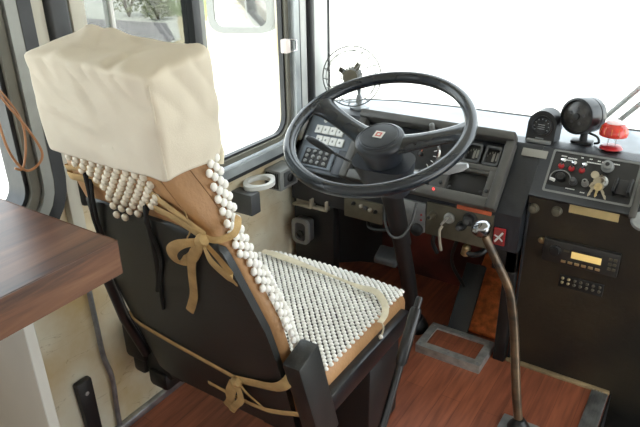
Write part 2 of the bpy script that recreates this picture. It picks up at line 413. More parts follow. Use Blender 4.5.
# ------------------------------------------------------------------ driver seat
seat = thing('driver_seat', 'tan vinyl driver seat with a black plastic back shell', 'seat', (SX, 1.05, 0))
hv = lambda v: ip([-.13, .015, .17, .28, .36, .40, .45, .505, .52, .70], [.232, .226, .220, .190, .172, .160, .138, .106, .092, .085], v)
hl = lambda v: ip([-.13, .015, .17, .28, .36, .505, .52, .70], [.232, .226, .220, .198, .188, .186, .158, .10], v)
wf = lambda v: ip([-.13, .0, .2, .38, .45, .51, .70], [.05, .055, .058, .062, .085, .115, .10], v)
def back_section(v):
    aL, aR = hl(v), hv(v); t = wf(v); o = []; rr = .018
    xs = [-aL + (aL+aR)*k/24 for k in range(25)]
    q_ = lambda x: abs(x)/(aR if x > 0 else aL)
    for x in xs:
        a = aR if x > 0 else aL
        o.append(BK(x*.985, v, ip([.34,.40,.52,.55],[.012,.000,-.004,.022],v) + ((rr if x > 0 else .008)*(max(0, abs(x)-(a-rr))/rr)**2*.6)))
    for x in xs[::-1]:
        q = q_(x); o.append(BK(x*.985, v, t - .022*(1-q**4) - (.014 if q > .97 else 0)))
    return o
MB().loft([back_section(-.12 + .80*k/28) for k in range(29)]).build('backrest', 'vinyl', seat, smooth=60)
# seams on the tan back
sm = MB()
sm.tube([BK(hv(v)*.985+.0005, v, .045) for v in np.linspace(.42, .505, 8)], .0012, 6)
sm.tube([BK(hv(v)*.80, v, ip([.34,.40,.52],[.012,.000,-.004],v)+.0003) for v in np.linspace(.39, .505, 8)], .0012, 6)
sm.build('seam', mat('seam_thread', (.25,.13,.055), .7), seat)
# black shell
sw = lambda v: ip([-.13, .0, .17, .28, .345, .365, .380, .394, .405], [.212, .219, .216, .192, .178, .170, .152, .118, .07], v)
swl = lambda v: ip([-.13, .0, .17, .28, .35, .392, .400, .405], [.226, .232, .230, .208, .192, .186, .178, .155], v)
def shell_section(v):
    o = []
    for k in range(29):
        q = -1 + 2*k/28; a = sw(v) if q > 0 else swl(v); o.append(BK(a*q, v, -.012 + (.010 if q > 0 else .012)*abs(q)**5 + .004*max(0, (v-.33)/.07)))
    for k in range(29):
        q = 1 - 2*k/28; a = sw(v) if q > 0 else swl(v); o.append(BK(a*q*.985, v, .010 + .006*abs(q)**5))
    return o
MB().loft([shell_section(v) for v in list(np.linspace(-.165, .33, 17)) + [.35, .365, .378, .388, .396, .402, .405]]).build('back_shell', 'shell', seat, smooth=60)
b = MB()
b.tube([BK(-.245, .17, -.005), BK(-.252, .02, -.012), BK(-.248, -.12, -.006)], .012, 10)
b.tube([BK(-.272, .15, .02), BK(-.280, .02, .01), BK(-.272, -.13, .01)], .010, 10)
b.build('side_bar', 'blackmetal', seat)
b = MB(); b.box((SX-.235, .865, .300), (SX+.238, 1.345, .392), .026, 4, fn=lambda x, y, z: (x, y, z + (.010*(1-((x-SX)/.24)**2) if z > .36 else 0) - (.02*max(0, (y-1.26)/.085)**2 if z > .33 else 0)))
b.build('seat_cushion', 'vinyl', seat, smooth=60)
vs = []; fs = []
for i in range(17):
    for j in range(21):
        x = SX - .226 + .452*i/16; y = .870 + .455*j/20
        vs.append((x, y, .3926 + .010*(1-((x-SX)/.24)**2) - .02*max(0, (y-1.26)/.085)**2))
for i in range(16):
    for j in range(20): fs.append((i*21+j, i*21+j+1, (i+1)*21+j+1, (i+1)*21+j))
MB().add(vs, fs).build('bead_gap_shade', mat('bead_shade_brown', (.035,.025,.018), .8), seat, smooth=60)  # dark sheet over the tan cushion: shade between the beads put into colour
b = MB()
b.box((SX+.228, .86, .292), (SX+.262, 1.305, .350), .006)
b.box((SX-.262, .86, .292), (SX-.228, 1.305, .350), .006)
b.box((SX-.23, .95, .265), (SX+.23, 1.30, .305), .006)
b.build('seat_pan', 'blackmetal', seat)
b = MB(); b.box((.232, -.19, -.004), (.276, .095, .070), .006, 2, fn=BK)
b.build('armrest_bracket', 'shell', seat)
b = MB()
b.box((SX-.335, .87, .20), (SX-.215, .98, .33), .010); b.box((SX-.30, .86, .165), (SX-.23, .93, .22), .012)
b.box((SX-.20, .87, .255), (SX-.09, .96, .325), .008); b.box((SX-.13, .865, .235), (SX-.075, .93, .30), .006)
b.box((SX-.06, .87, .262), (SX+.02, .94, .32), .006); b.box((SX+.10, .86, .26), (SX+.24, .99, .31), .006)
b.tube([(SX-.30, .89, .30), (SX+.22, .89, .30)], .016, 10)
b.box((SX-.375, .855, .235), (SX-.30, .95, .345), .012); b.box((SX-.355, .86, .19), (SX-.31, .93, .245), .010)
b.box((SX-.215, .862, .225), (SX-.165, .93, .27), .008); b.box((SX-.175, .858, .245), (SX-.02, .93, .30), .008)
b.box((SX-.02, .858, .238), (SX+.03, .92, .28), .006); b.box((SX+.05, .856, .268), (SX+.22, .93, .32), .006); b.box((SX+.10, .855, .235), (SX+.20, .92, .275), .006)
b.build('slide_mechanism', 'black', seat)
b = MB(); b.box((SX+.0, 1.13, 0), (SX+.24, 1.30, .27), .012)
b.build('pedestal', 'black', seat)

# white cover pulled over the head of the seat
hc = thing('headrest_cover', 'cream cotton cover pulled over the head of the driver seat', 'cover', BK(-.03, .53, .06))
def sup(a, n): c = math.cos(a); s_ = math.sin(a); return (math.copysign(abs(c)**(2/n), c), math.copysign(abs(s_)**(2/n), s_))
NP = 260
def rr_samples(hx, hw, r):
    L = [2*(hw-r), PI*r/2, 2*(hx-r), PI*r/2]*2; T = sum(L); o = []
    for k in range(NP):
        d = T*k/NP; i = 0
        while d > L[i]: d -= L[i]; i += 1
        side = i//2                    # right, top, left, bottom, walked anticlockwise
        rot = [0, PI/2, PI, -PI/2][side]; a_, b_ = (hx, hw) if side % 2 == 0 else (hw, hx)
        if i % 2 == 0: x, y, nx_, ny_ = a_, -(b_-r) + d, 1, 0
        else:
            t = d/r; x, y, nx_, ny_ = a_-r + r*math.cos(t), b_-r + r*math.sin(t), math.cos(t), math.sin(t)
        c, s_ = math.cos(rot), math.sin(rot); o.append((x*c-y*s_, x*s_+y*c, nx_*c-ny_*s_, nx_*s_+ny_*c))
    return o
def cover_ring(v, inset=0., lift=0.):
    f = (v-.525)/.17; f = max(0, min(1.0, f))
    xl = -.190 + .040*f**1.3; xr = .114 + .030*f + .006*math.sin(PI*f)
    w0 = -.013 + .010*f; w1 = .128 + .010*f
    cx, hx, cw, hw_ = (xl+xr)/2, (xr-xl)/2 - inset, (w0+w1)/2, (w1-w0)/2 - inset*.62
    o = []
    for (x, y, nx_, ny_) in rr_samples(hx, hw_, min(.012, hw_*.9)):
        X = cx + x; W = cw + y
        nz = noise.noise(V((X*9, v*6, W*9)))*.0065 + noise.noise(V((X*30+3, v*16, W*30)))*.0026
        ph = X*130 + v*75 + W*120 + 5*noise.noise(V((X*9, v*7, W*9)))
        pl = (abs(math.sin(ph*.5))-.6)*.0075*max(0, f-.30)**1.3*max(0, .55+1.1*noise.noise(V((X*12, v*3, 4))))
        pl += .0034*math.sin(v*120 + X*22 + 4*noise.noise(V((X*6, v*8, 3))))*max(0, noise.noise(V((X*6, v*10, 11+W*6)))+.15)
        tilt = (-.045*X + .006 - .014*max(0, W)/.13)*f
        o.append((X + (nz+pl)*nx_, v + lift + tilt, W + (nz+pl)*ny_))
    return o
rings = []
for k in range(44):
    v = .527 + .164*k/43
    rings.append(cover_ring(v))
rings.insert(0, [(X, v-.004, W) for (X, v, W) in rings[0]])
top = []
for (ins, lf) in ((.001, .0045), (.004, .008), (.010, .011), (.020, .013), (.034, .014), (.050, .015), (.068, .015), (.088, .015), (.100, .015)):
    r = []
    q_ = min(1, ins/.02)
    for (X, v, W) in cover_ring(.691, ins, lf):
        wr = .0045*math.sin(X*85 + 35*W + 4*noise.noise(V((X*10, W*10, 2))))*q_*(.5+.6*noise.noise(V((X*8, W*8, 5)))) + .007*noise.noise(V((X*11, W*9, 8)))*q_
        dip = -.012*math.exp(-((X+.0)/.05)**2)*q_*(W/.13) + .008*math.exp(-((X+.10)/.05)**2)*q_*(W/.13)
        r.append((X, v + wr + dip, W))
    top.append(r)
def sag(p):  # the hem droops towards the front corner
    X, v, W = p
    f = max(0, 1-(v-.523)/.10)
    return BK(X, v + f*(-.010*(X+.19)/.3 - .036*max(0, W)/.13 + .004*math.sin(X*22) + .003*math.sin(W*40)), W)
MB().loft([[sag(p) for p in r] for r in rings + top]).build('cover_cloth', 'cloth', hc, smooth=180)
MB().tube([sag((.113+.026*t, .527+.160*t, -.0105+.010*t)) for t in np.linspace(0, 1, 20)], .0020, 6).build('corner_seam', 'cloth', hc)

# ------------------------------------------------------------------ beaded cover
bc = thing('beaded_seat_cover', 'ivory wooden bead cover laid over the driver seat', 'seat cover', (SX, 1.07, .40))
ico = bmesh.new(); bmesh.ops.create_icosphere(ico, subdivisions=2, radius=1); ico.verts.index_update()
IV = np.array([v.co[:] for v in ico.verts]); IF = np.array([[v.index for v in f.verts] for f in ico.faces]); ico.free()
def beads(name, centres, frames, radii, m, parent):
    N = len(centres); nv = len(IV)
    vs = np.zeros((N*nv, 3)); fs = np.zeros((N*len(IF), 3), dtype=int)
    for i in range(N):
        ax = np.array(frames[i]); R = IV*np.array(radii[i])
        vs[i*nv:(i+1)*nv] = np.array(centres[i]) + R @ ax
        fs[i*len(IF):(i+1)*len(IF)] = IF + i*nv
    c0 = vs.mean(axis=0)
    me = bpy.data.meshes.new(name); me.from_pydata((vs-c0).tolist(), [], fs.tolist()); me.materials.append(M[m])
    for p in me.polygons: p.use_smooth = True
    o = bpy.data.objects.new(name, me); C.objects.link(o); o.location = c0
    o.parent = parent; o.matrix_parent_inverse = world_of(parent).inverted()
    return stuff(o)
rb = random.Random(3)
I3 = [(1,0,0),(0,1,0),(0,0,1)]
cs = []; fr = []; ra = []
sp = .0090; spy = .0098
zt = lambda x, y: .392 + .010*(1-((x-SX)/.24)**2) - .02*max(0, (y-1.26)/.085)**2
nx = 53; ny = 51
for i in range(nx):
    for j in range(ny):
        if (i+j) % 2: continue
        x = SX - .236 + i*sp + rb.uniform(-.0007, .0007); y = .855 + j*spy + rb.uniform(-.0007, .0007)
        if y > 1.352: continue
        q = max(0, (y-1.30)/.05); 
        if abs(x-SX) > .240 - .03*q*q: continue
        k = 1 + rb.uniform(-.05, .05)
        cs.append((x, y, zt(x, y)+.0022)); fr.append(I3); ra.append((.0064*k, .0062*k, .0042*k))
beads('seat_beads', cs, fr, ra, 'bead', bc)
BX = (1,0,0); BV = tuple(BK(0,1,0)-BK(0,0,0)); BW = tuple(BK(0,0,1)-BK(0,0,0)); BF = [BX, BV, BW]
# front of the backrest and the rows that fold round its right edge
cs = []; fr = []; ra = []
s2 = .0098
for j in range(51):
    v = .0 + j*s2
    for i in range(-20, 20):
        if (i+j) % 2: continue
        x = i*s2
        if x > hv(v)-.008 or x < -hl(v)+.008: continue
        w_ = wf(v) - .022*(1-(abs(x)/hv(v))**4) + .004
        cs.append(BK(x, v, w_)); fr.append(BF); ra.append((.0068, .0074, .0055))
    ncol = 1 if v < .14 else (2 if v < .24 else (3 if v < .34 else 4))
    for c in range(ncol):
        if (c+j) % 2: continue
        cs.append(BK(hv(v)+.004 - (0 if c else .003), v + rb.uniform(-.001, .001), wf(v)-.002-c*s2*1.0)); fr.append(BF); ra.append((.0056, .0090, .0072))
beads('back_beads', cs, fr, ra, 'bead', bc)
# larger edge beads running down to the seat
cs = []; fr = []; ra = []
for j in range(26):
    v = .015 + j*.0105
    cs.append(BK(hv(v)-.002, v, wf(v)+.006)); fr.append(BF); ra.append((.0115, .0062, .0075))
beads('edge_beads', cs, fr, ra, 'bead', bc)
# the flap that hangs over the back, under the cover's hem
cs = []; fr = []; ra = []
s3 = .0132; s3x = .0112
outl = lambda v: (ip([.395,.42,.445,.47,.50,.53], [-.085,-.098,-.100,-.128,-.158,-.160], v), ip([.395,.41,.43,.46,.49,.53], [-.045,-.01,.028,.060,.058,.056], v))
for j in range(13):
    v = .398 + j*s3
    for i in range(-24, 12):
        if (i+j) % 2: continue
        x = i*s3x + rb.uniform(-.001, .001); a, b_ = outl(v)
        if x < a or x > b_: continue
        cs.append(BK(x, v, -.0045 - ip([.395,.420],[.0135,.0],v))); fr.append(BF); ra.append((.0080, .0080, .0058))
beads('back_flap_beads', cs, fr, ra, 'beadtan', bc)
MB().tube([BK(.115, .472, .108), BK(.112, .49, .118), BK(.108, .512, .124)], [.006,.008,.006], 10).build('knitted_end', 'creamribbon', bc)
# loose end of beads and cord on the right of the cushion
p0 = V((SX+.243, 1.165, .398)); pts = bez([p0, p0+V((.012, .0, -.025)), p0+V((.010, -.02, -.055)), p0+V((.014, -.035, -.075))], 5)
MB().tube(pts, .0022, 6).build('loose_cord', 'creamribbon', bc)
cs = [pts[k] for k in range(8, 16, 2)]; beads('loose_beads', cs, [I3]*len(cs), [(.006,.006,.006)]*len(cs), 'bead', bc)

# cream ribbon lying across the seat beads
o = MB().ribbon(bez([(-1.058, 1.283, .408), (-.95, 1.268, .4165), (-.80, 1.252, .4185), (-.70, 1.245, .4165), (-.655, 1.248, .415), (-.615, 1.222, .4095), (-.592, 1.185, .404), (-.588, 1.150, .398)], 6), V((0, -.2, 1)), .024, .0014, taper=[.7+.3*math.sin(k*.35) if k < 22 else 1.1-.01*k for k in range(43)]).build('cream_ribbon', 'creamribbon')
tag(o, 'cream fabric ribbon lying across the ivory seat beads', 'ribbon')

# tan ribbons tied round the seat back
def rib(root, name, pts, width=.014, n=None, taper=None, m='ribbon', k=7):
    P = bez(pts, k)
    return MB().ribbon(P, n or BKN, width, .0015, taper).build(name, m, root)
ub = thing('bow_ribbon', 'tan ribbon tied in a bow across the top of the black seat shell', 'ribbon', BK(.16, .41, -.02))
rib(ub, 'strap', [BK(-.194, .454, .03), BK(-.188, .456, -.004), BK(-.150, .455, -.004), BK(-.105, .451, -.002), BK(-.03, .440, -.002), BK(.02, .437, -.003), BK(.05, .435, -.006), BK(.10, .430, -.012), BK(.158, .412, -.017)], .018)
rib(ub, 'strap', [BK(-.194, .464, .03), BK(-.186, .472, -.003), BK(-.14, .484, -.006), BK(-.10, .488, -.003), BK(-.06, .484, -.001)], .012)
rib(ub, 'strap', [BK(.015, .480, -.001), BK(.040, .472, -.004), BK(.07, .458, -.007), BK(.12, .436, -.011), BK(.165, .420, -.016)], .018)
rib(ub, 'strap', [BK(.16, .412, -.017), BK(.185, .410, -.010), BK(.205, .414, .012), BK(.19, .420, .045)], .015, n=BKN+V((.9,0,0)))
MB().lathe([(.002,-.013),(.010,-.009),(.013,0),(.010,.009),(.002,.013)], BK(.158, .410, -.022), V((.8,-.1,.5)), 12).build('knot', 'ribbon', ub)
rib(ub, 'bow_loop', [BK(.155, .409, -.024), BK(.12, .404, -.040), BK(.090, .378, -.040), BK(.083, .348, -.034), BK(.098, .342, -.020), BK(.125, .368, -.018), BK(.152, .404, -.020)], .026, taper=[.6+.4*math.sin(PI*i/42) for i in range(43)])
rib(ub, 'bow_loop', [BK(.160, .408, -.024), BK(.185, .390, -.040), BK(.206, .362, -.038), BK(.208, .338, -.030), BK(.196, .338, -.018), BK(.180, .364, -.016), BK(.162, .402, -.020)], .024, taper=[.6+.4*math.sin(PI*i/42) for i in range(43)])
rib(ub, 'ribbon_tail', [BK(.150, .402, -.022), BK(.118, .358, -.026), BK(.090, .30, -.020), BK(.066, .236, -.016), BK(.044, .196, -.015), BK(.026, .168, -.014)], .020)
lb = thing('waist_ribbon', 'tan ribbon knotted low across the black seat shell', 'ribbon', BK(.09, -.02, -.02))
rib(lb, 'strap', [BK(-.236, .034, .0), BK(-.205, .024, -.010), BK(-.10, .010, -.0145), BK(.0, -.006, -.0145), BK(.095, -.018, -.016)], .019)
rib(lb, 'strap', [BK(.098, -.018, -.016), BK(.15, -.004, -.0145), BK(.205, .014, -.013), BK(.232, .034, -.004), BK(.240, .050, .02)], .026)
rib(lb, 'strap', [BK(-.02, -.100, -.0142), BK(.06, -.106, -.0145), BK(.15, -.100, -.0142), BK(.235, -.086, .002)], .017)
MB().lathe([(.002,-.014),(.010,-.010),(.013,0),(.010,.010),(.002,.014)], BK(.096, -.020, -.022), V((.8,-.1,.3)), 12).build('knot', 'ribbon', lb)
rib(lb, 'ribbon_tail', [BK(.090, -.024, -.024), BK(.068, -.07, -.030), BK(.052, -.115, -.026), BK(.022, -.160, -.020)], .026)
rib(lb, 'ribbon_tail', [BK(.098, -.026, -.024), BK(.100, -.07, -.032), BK(.072, -.11, -.034), BK(.046, -.150, -.030)], .018)
rib(lb, 'ribbon_tail', [BK(.104, -.022, -.022), BK(.124, -.035, -.028), BK(.138, -.060, -.024), BK(.152, -.090, -.018)], .014, taper=[1-.5*i/21 for i in range(22)])
# black cords hanging over the shell
c1 = MB()
c1.tube(bez([BK(.014, .440, -.002), BK(.020, .414, -.016), BK(.006, .36, -.015), BK(-.008, .30, -.0165), BK(-.030, .24, -.0165), BK(-.050, .20, -.0165)], 6), .0045, 8)
c1.tube(bez([BK(.018, .43, -.002), BK(.016, .408, -.017), BK(.012, .38, -.014), BK(.010, .31, -.0165), BK(-.020, .25, -.0165), BK(-.044, .19, -.0165), BK(-.060, .14, -.0165)], 6), .0036, 8)
tag(c1.build('hanging_cord', 'cord'), 'black cord hanging down the middle of the seat shell', 'cord', 'cords over the seat shell')
c2 = MB()
c2.tube(bez([BK(-.130, .475, -.003), BK(-.136, .42, -.012), BK(-.152, .37, -.016), BK(-.172, .31, -.012)], 6), .0050, 8)
c2.tube(bez([BK(-.122, .46, -.003), BK(-.128, .41, -.016), BK(-.146, .35, -.017), BK(-.160, .28, -.013)], 6), .0036, 8)
tag(c2.build('hanging_cord', 'cord'), 'black cord beside the wooden counter corner, over the shell edge', 'cord', 'cords over the seat shell')
c3 = MB().tube(bez([BK(.080, .505, -.004), BK(.105, .465, .004), BK(.125, .42, -.012), BK(.112, .395, -.016)], 6), .0014, 6).build('thin_string', 'ribbon')
tag(c3, 'thin tan string dangling from the cover hem to the shell', 'string')

# ------------------------------------------------------------------ wooden counter at lower left
ct = thing('wooden_counter', 'dark walnut laminate counter behind the driver seat', 'counter', (-.97, .25, 0))
MB().box((-1.222, -.35, .812), (-.7215, .529, .870), .0015, 1).build('countertop', 'wood', ct)
MB().box((-.7212, -.35, .8125), (-.7200, .528, .8695)).build('edge_band', 'edgewood', ct, smooth=0)
MB().box((-1.222, .5292, .8125), (-.7215, .5302, .8695)).build('front_edge_band', 'edgewood', ct, smooth=0)
MB().box((-1.225, .478, 0), (-.963, .500, .812), .002, 1).build('partition_panel', 'panelwhite', ct)

# ------------------------------------------------------------------ left wall fittings
o = MB().ribbon(bez([(-1.222, .792, .60), (-1.222, .790, .489), (-1.222, .791, .36), (-1.222, .793, .271), (-1.222, .806, .19), (-1.222, .803, .10), (-1.222, .801, .022)], 5), V((1,0,0)), .016, .005).build('cable_conduit', 'darkgrey')
o.data.materials.clear(); o.data.materials.append(M['alu'])
tag(o, 'grey metal conduit strip running down the cream wall', 'conduit')
br = thing('wall_bracket', 'black upright bracket on the lower cream wall', 'bracket', (-1.22, .725, .0))
MB().box((XW, .706, .0), (-1.212, .744, .242), .006, 2, fn=lambda x, y, z: (x, y - .012*(z/.242) + (.01 if z > .22 and y > .72 else 0), z)).build('upright', 'black', br)
MB().lathe([(.006, 0), (.006, .003), (.003, .004)], (-1.212, .718, .205), (1, 0, 0), 10).build('screw', 'steel', br)
rv = MB()
for (y, z) in ((.84, .10), (.875, .09), (.91, .085), (.95, .08)): rv.lathe([(.004, 0), (.003, .002)], (XW, y, z), (1, 0, 0), 8)
# cup ring
cr = thing('cup_holder', 'white plastic ring cup holder on the left wall', 'cup holder', (-1.18, 1.42, .545))
cc = V((-1.185, 1.44, .548))
n_ = 36; outer = []; inner = []
for k in range(n_):
    a = 2*PI*k/n_; inner.append((cc.x + .034*math.cos(a), cc.y + .040*math.sin(a)))
    q = 1 + .16*abs(math.sin(a))**6
    outer.append((cc.x + .048*math.cos(a), cc.y + .056*math.sin(a)*q))
MB().ring(outer, inner, .542, .556, lambda p, q, t: (p, q, t)).build('ring', 'white', cr)
MB().box((XW, 1.352, .470), (-1.150, 1.398, .541), .004).build('mount_box', 'darkgrey', cr)
# small ventilated box
vb = thing('heater_box', 'small grey vented box under the side window sill', 'box', (-1.20, 1.575, .48))
MB().box((XW, 1.525, .488), (-1.165, 1.628, .560), .005).build('case', 'greyplastic', vb)
g = MB()
for k in range(7): g.box((-1.222+k*.0075, 1.5215, .497), (-1.2185+k*.0075, 1.5245, .552))
g.build('vent_slots', 'recess', vb, smooth=0)
MB().box((-1.1655, 1.545, .500), (-1.1625, 1.612, .550), .001).build('front_plate', 'darkgrey', vb)
MB().lathe([(.016, 0), (.016, .004), (.010, .007)], (-1.163, 1.578, .525), (1, 0, 0), 16).build('dial_knob', 'black', vb)
# latch on the window post
lt = thing('window_latch', 'small white and chrome latch on the front window post', 'latch', (-1.20, 1.655, .92))
MB().box((-1.222, 1.632, .925), (-1.196, 1.654, .968), .003).build('white_tab', mat('latch_white', (.72,.62,.58), .5), lt)
MB().tube([(-1.205, 1.655, .966), (-1.190, 1.676, .962), (-1.190, 1.676, .930), (-1.205, 1.655, .926)], .004, 8).build('chrome_loop', 'chrome', lt)
MB().box((-1.215, 1.655, .932), (-1.198, 1.668, .960), .002).build('black_body', 'black', lt)
# loose copper cable by the rear window
cb = MB()
cb.tube(bez([(-1.19, .640, 1.06), (-1.19, .665, 1.0), (-1.185, .700, .93), (-1.185, .722, .87), (-1.185, .705, .845), (-1.185, .675, .845), (-1.185, .650, .90), (-1.188, .645, 1.0)], 6), .0028, 6)
cb.tube(bez([(-1.19, .645, 1.05), (-1.187, .69, .96), (-1.184, .690, .90), (-1.184, .672, .850), (-1.184, .655, .855)], 6), .0024, 6)
tag(cb.build('loose_cable', 'cable'), 'loose copper-brown cable looped over the rear side window frame', 'cable')

# ------------------------------------------------------------------ dashboard
da = thing('dashboard', 'black bus dashboard with sloping instrument cluster below the windscreen', 'dashboard', (-.8, 1.85, 0))
prof = [(1.652,.412),(1.650,.530),(1.655,.536),(1.797,.697),(1.803,.701),(1.86,.7012),(1.86,.60),(1.80,.50),(1.70,.412)]
d = MB().prism(prof, -1.212, -.402, lambda p, q, t: (t, p, q)); d.build('dash_body', 'dash', da, smooth=30)
lg = [(-1.21,1.862)] + [(x+.012, y-.030) for x, y in arc if -1.22 < x < -.1] 
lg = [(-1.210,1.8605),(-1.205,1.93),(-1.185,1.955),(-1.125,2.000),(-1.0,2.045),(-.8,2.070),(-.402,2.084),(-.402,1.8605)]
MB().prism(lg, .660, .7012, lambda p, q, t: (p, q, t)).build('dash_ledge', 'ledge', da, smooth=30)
MB().box((-1.212, 1.662, .0), (-1.045, 1.705, .415), .004).build('left_side_panel', 'black', da)
b = MB(); b.box((-.440, 1.672, .0), (-.403, 1.71, .42), .004); b.box((-.478, 1.672, .33), (-.403, 1.71, .42), .004); b.build('right_side_panel', 'black', da)
# cluster frame
def sbox(mb, x0, x1, s0, s1, h0, h1, bev=.002): return mb.box((x0, s0, h0), (x1, s1, h1), bev, 2, fn=S)
cl = sbox(MB(), -1.0, -.478, .212, .240, 0, .050, .007)
sbox(cl, -1.0, -.972, -.004, .215, 0, .038, .007); sbox(cl, -.503, -.474, -.004, .216, 0, .040, .007)
sbox(cl, -.972, -.500, -.004, .030, 0, .036, .007); sbox(cl, -.690, -.500, .108, .126, 0, .033, .003)
sbox(cl, -.690, -.640, .028, .112, 0, .032, .003); sbox(cl, -.522, -.500, .028, .112, 0, .034, .003)
sbox(cl, -.645, -.500, .098, .112, 0, .030, .003)
cl = cl.build('instrument_cluster', 'bezel', da, smooth=35)
sbox(MB(), -.642, -.518, .028, .100, 0, .012).build('blank_panel', 'recess', cl)
for (xa, xb) in ((-.617, -.566), (-.556, -.508)):
    ring = MB().ring(rrect(xa, xb, .130, .192, .006), rrect(xa+.006, xb-.006, .137, .185, .004), 0, .026, S); ring.build('gauge_frame', 'darkgrey', cl)
    sbox(MB(), xa+.004, xb-.004, .134, .188, 0, .014, .001).build('gauge_face', 'recess', cl)
    mk = MB()
    for k in range(6):
        a = math.radians(30+24*k); p = V(((xa+xb)/2 + .019*math.cos(a), .15 + .026*math.sin(a)))
        sbox(mk, p.x-.0012, p.x+.0012, p.y-.003, p.y+.003, .014, .0148, 0)
    sbox(mk, (xa+xb)/2-.001, (xa+xb)/2+.006, .146, .172, .0142, .0155, 0)
    sbox(mk, xa+.034, xa+.040, .150, .176, .0141, .0150, 0)
    mk.build('gauge_marks', mat('gauge_print', (.25,.24,.21), .6), cl, smooth=0)
for (xs, ss) in ((-.628+.004, .036), (-.528, .040), (-.655, .045), (-.512, .046)):
    MB().lathe([(.006, 0), (.006, .003), (.004, .004)], S(xs, ss, .032), SN, 12).build('screw', 'black', cl)
# two big dials behind the wheel
for (xc, sc_, r) in ((-.755, .130, .066), (-.905, .130, .058)):
    MB().lathe([(r, 0), (r, .022), (r-.004, .026), (r-.009, .022), (r-.010, .012), (.001, .012)], S(xc, sc_, 0), SN, 40).build('dial_rim', 'chrome' if r > .06 else 'darkgrey', cl)
    MB().lathe([(r-.011, .0125), (r-.012, .0135), (.001, .0136)], S(xc, sc_, 0), SN, 40).build('dial_face', 'dialblack', cl)
    mk = MB()
    for k in range(13):
        a = math.radians(-45+22.5*k); c, s_ = math.cos(a), math.sin(a)
        mk.add([S(xc+(r-.014)*c-.0012*s_, sc_+(r-.014)*s_+.0012*c, .0145), S(xc+(r-.014)*c+.0012*s_, sc_+(r-.014)*s_-.0012*c, .0145), S(xc+(r-.024)*c+.0012*s_, sc_+(r-.024)*s_-.0012*c, .0145), S(xc+(r-.024)*c-.0012*s_, sc_+(r-.024)*s_+.0012*c, .0145)], [(0,1,2,3)])
    mk.build('dial_marks', 'whitepaint', cl, smooth=0)
    mk = MB(); sbox(mk, xc-.0015, xc+.0015, sc_-.008, sc_+r*.62, .0150, .0165, 0); mk.build('needle', 'orange', cl, smooth=0)
    MB().lathe([(.008, .0145), (.007, .020), (.001, .021)], S(xc, sc_, 0), SN, 14).build('needle_cap', 'black', cl)
# warning lamp strip along the cluster's lower edge
for k in range(9):
    wl = sbox(MB(), -.955+k*.0285, -.932+k*.0285, .036, .060, 0, .016, .002); wl.build('warning_light', ['dial','greymetal','dial','darkgrey'][k % 4], cl)
MB().lathe([(.007,0),(.007,.02),(.010,.024),(.008,.05),(.002,.055)], S(-.735, .196, .012), SN+V((0,.3,.3)), 14).build('trip_knob', 'greyplastic', cl)
MB().lathe([(.004,0),(.004,.003),(.001,.005)], S(-.668, .018, .036), SN, 10).build('red_light', 'redled', cl)
# left switch panel
sp_ = MB(); sbox(sp_, -1.196, -1.012, -.004, .205, 0, .012, .004)
sp_ = sp_.build('switch_panel', mat('switch_panel_grey', (.12,.14,.165), .4, var=.25, scale=14), da)
kp = sbox(MB(), -1.178, -1.046, .008, .082, .012, .022, .004).build('keypad_frame', 'bluegrey', sp_)
sbox(MB(), -1.164, -1.060, .015, .075, .0215, .0232, .001).build('keypad_face', 'recess', sp_)
for r_ in range(3):
    for c_ in range(4):
        MB().lathe([(.0072,0),(.0072,.004),(.005,.0065),(.001,.007)], S(-1.149+c_*.0247, .026+r_*.0190, .0228), SN, 12).build('keypad_button', 'greyplastic', sp_)
for (s0, xs0, n3) in ((.136, -1.160, 4), (.098, -1.145, 4)):
    for c_ in range(n3):
        rk = sbox(MB(), xs0+c_*.0285, xs0+c_*.0285+.026, s0, s0+.030, .012, .020, .002).build('rocker_switch', 'white', sp_)
        sbox(MB(), xs0+c_*.0285+.009, xs0+c_*.0285+.015, s0+.011, s0+.019, .020, .0206, 0).build('switch_symbol', 'greyplastic', rk, smooth=0)
MB().lathe([(.006,0),(.006,.006),(.002,.010)], S(-1.135, .185, .012), SN, 10).build('white_button', 'white', sp_)
b = sbox(MB(), -1.010, -1.002, -.002, .20, 0, .010, .001); sbox(b, -1.04, -1.0, .0, .09, .010, .016, .002); b.build('trim_strip', 'hub', da)
# lower face: olive metal plate, pale plate round the column, beige plate with knobs
lp = MB().box((-.690, 1.642, .408), (-.478, 1.651, .519), .002).build('lower_plate', 'olivemetal', da)
MB().box((-.592, 1.6395, .5185), (-.486, 1.6435, .5315), .001).build('orange_strip', 'orange', da)
for (x, z, r, n) in ((-.668, .478, .012, 'olive'), (-.548, .494, .020, 'b'), (-.572, .466, .014, 'b')):
    kb = MB().lathe([(r*1.1,0),(r*1.1,.006),(r*.8,.008),(r*.75,.026),(r*.5,.030)], (x, 1.642, z), (0,-1,.1), 18).build('round_knob', 'black' if n == 'b' else 'olivemetal', lp)
    MB().lathe([(r*.45,.0),(r*.4,.002)], (x, 1.612, z+.003), (0,-1,.1), 12).build('knob_cap', 'darkgrey' if n == 'b' else 'black', kb)
ig = MB().lathe([(.017,0),(.017,.008),(.012,.011),(.012,.018)], (-.612, 1.642, .482), (0,-1,.1), 18).build('ignition_barrel', 'steel', lp)
MB().box((-.616, 1.600, .472), (-.608, 1.625, .492), .002, fn=lambda x,y,z: (x-.012*(.49-z)/.02, y, z)).build('ignition_key', 'steel', ig)
MB().tube(bez([(-.618, 1.60, .470), (-.625, 1.598, .45), (-.622, 1.60, .415), (-.618, 1.605, .385)], 5), .0045, 8).build('key_fob', 'beigeplastic', ig)
MB().box((-.474, 1.643, .430), (-.440, 1.6505, .484), .001).build('warning_sticker', 'red', da)
b = MB()
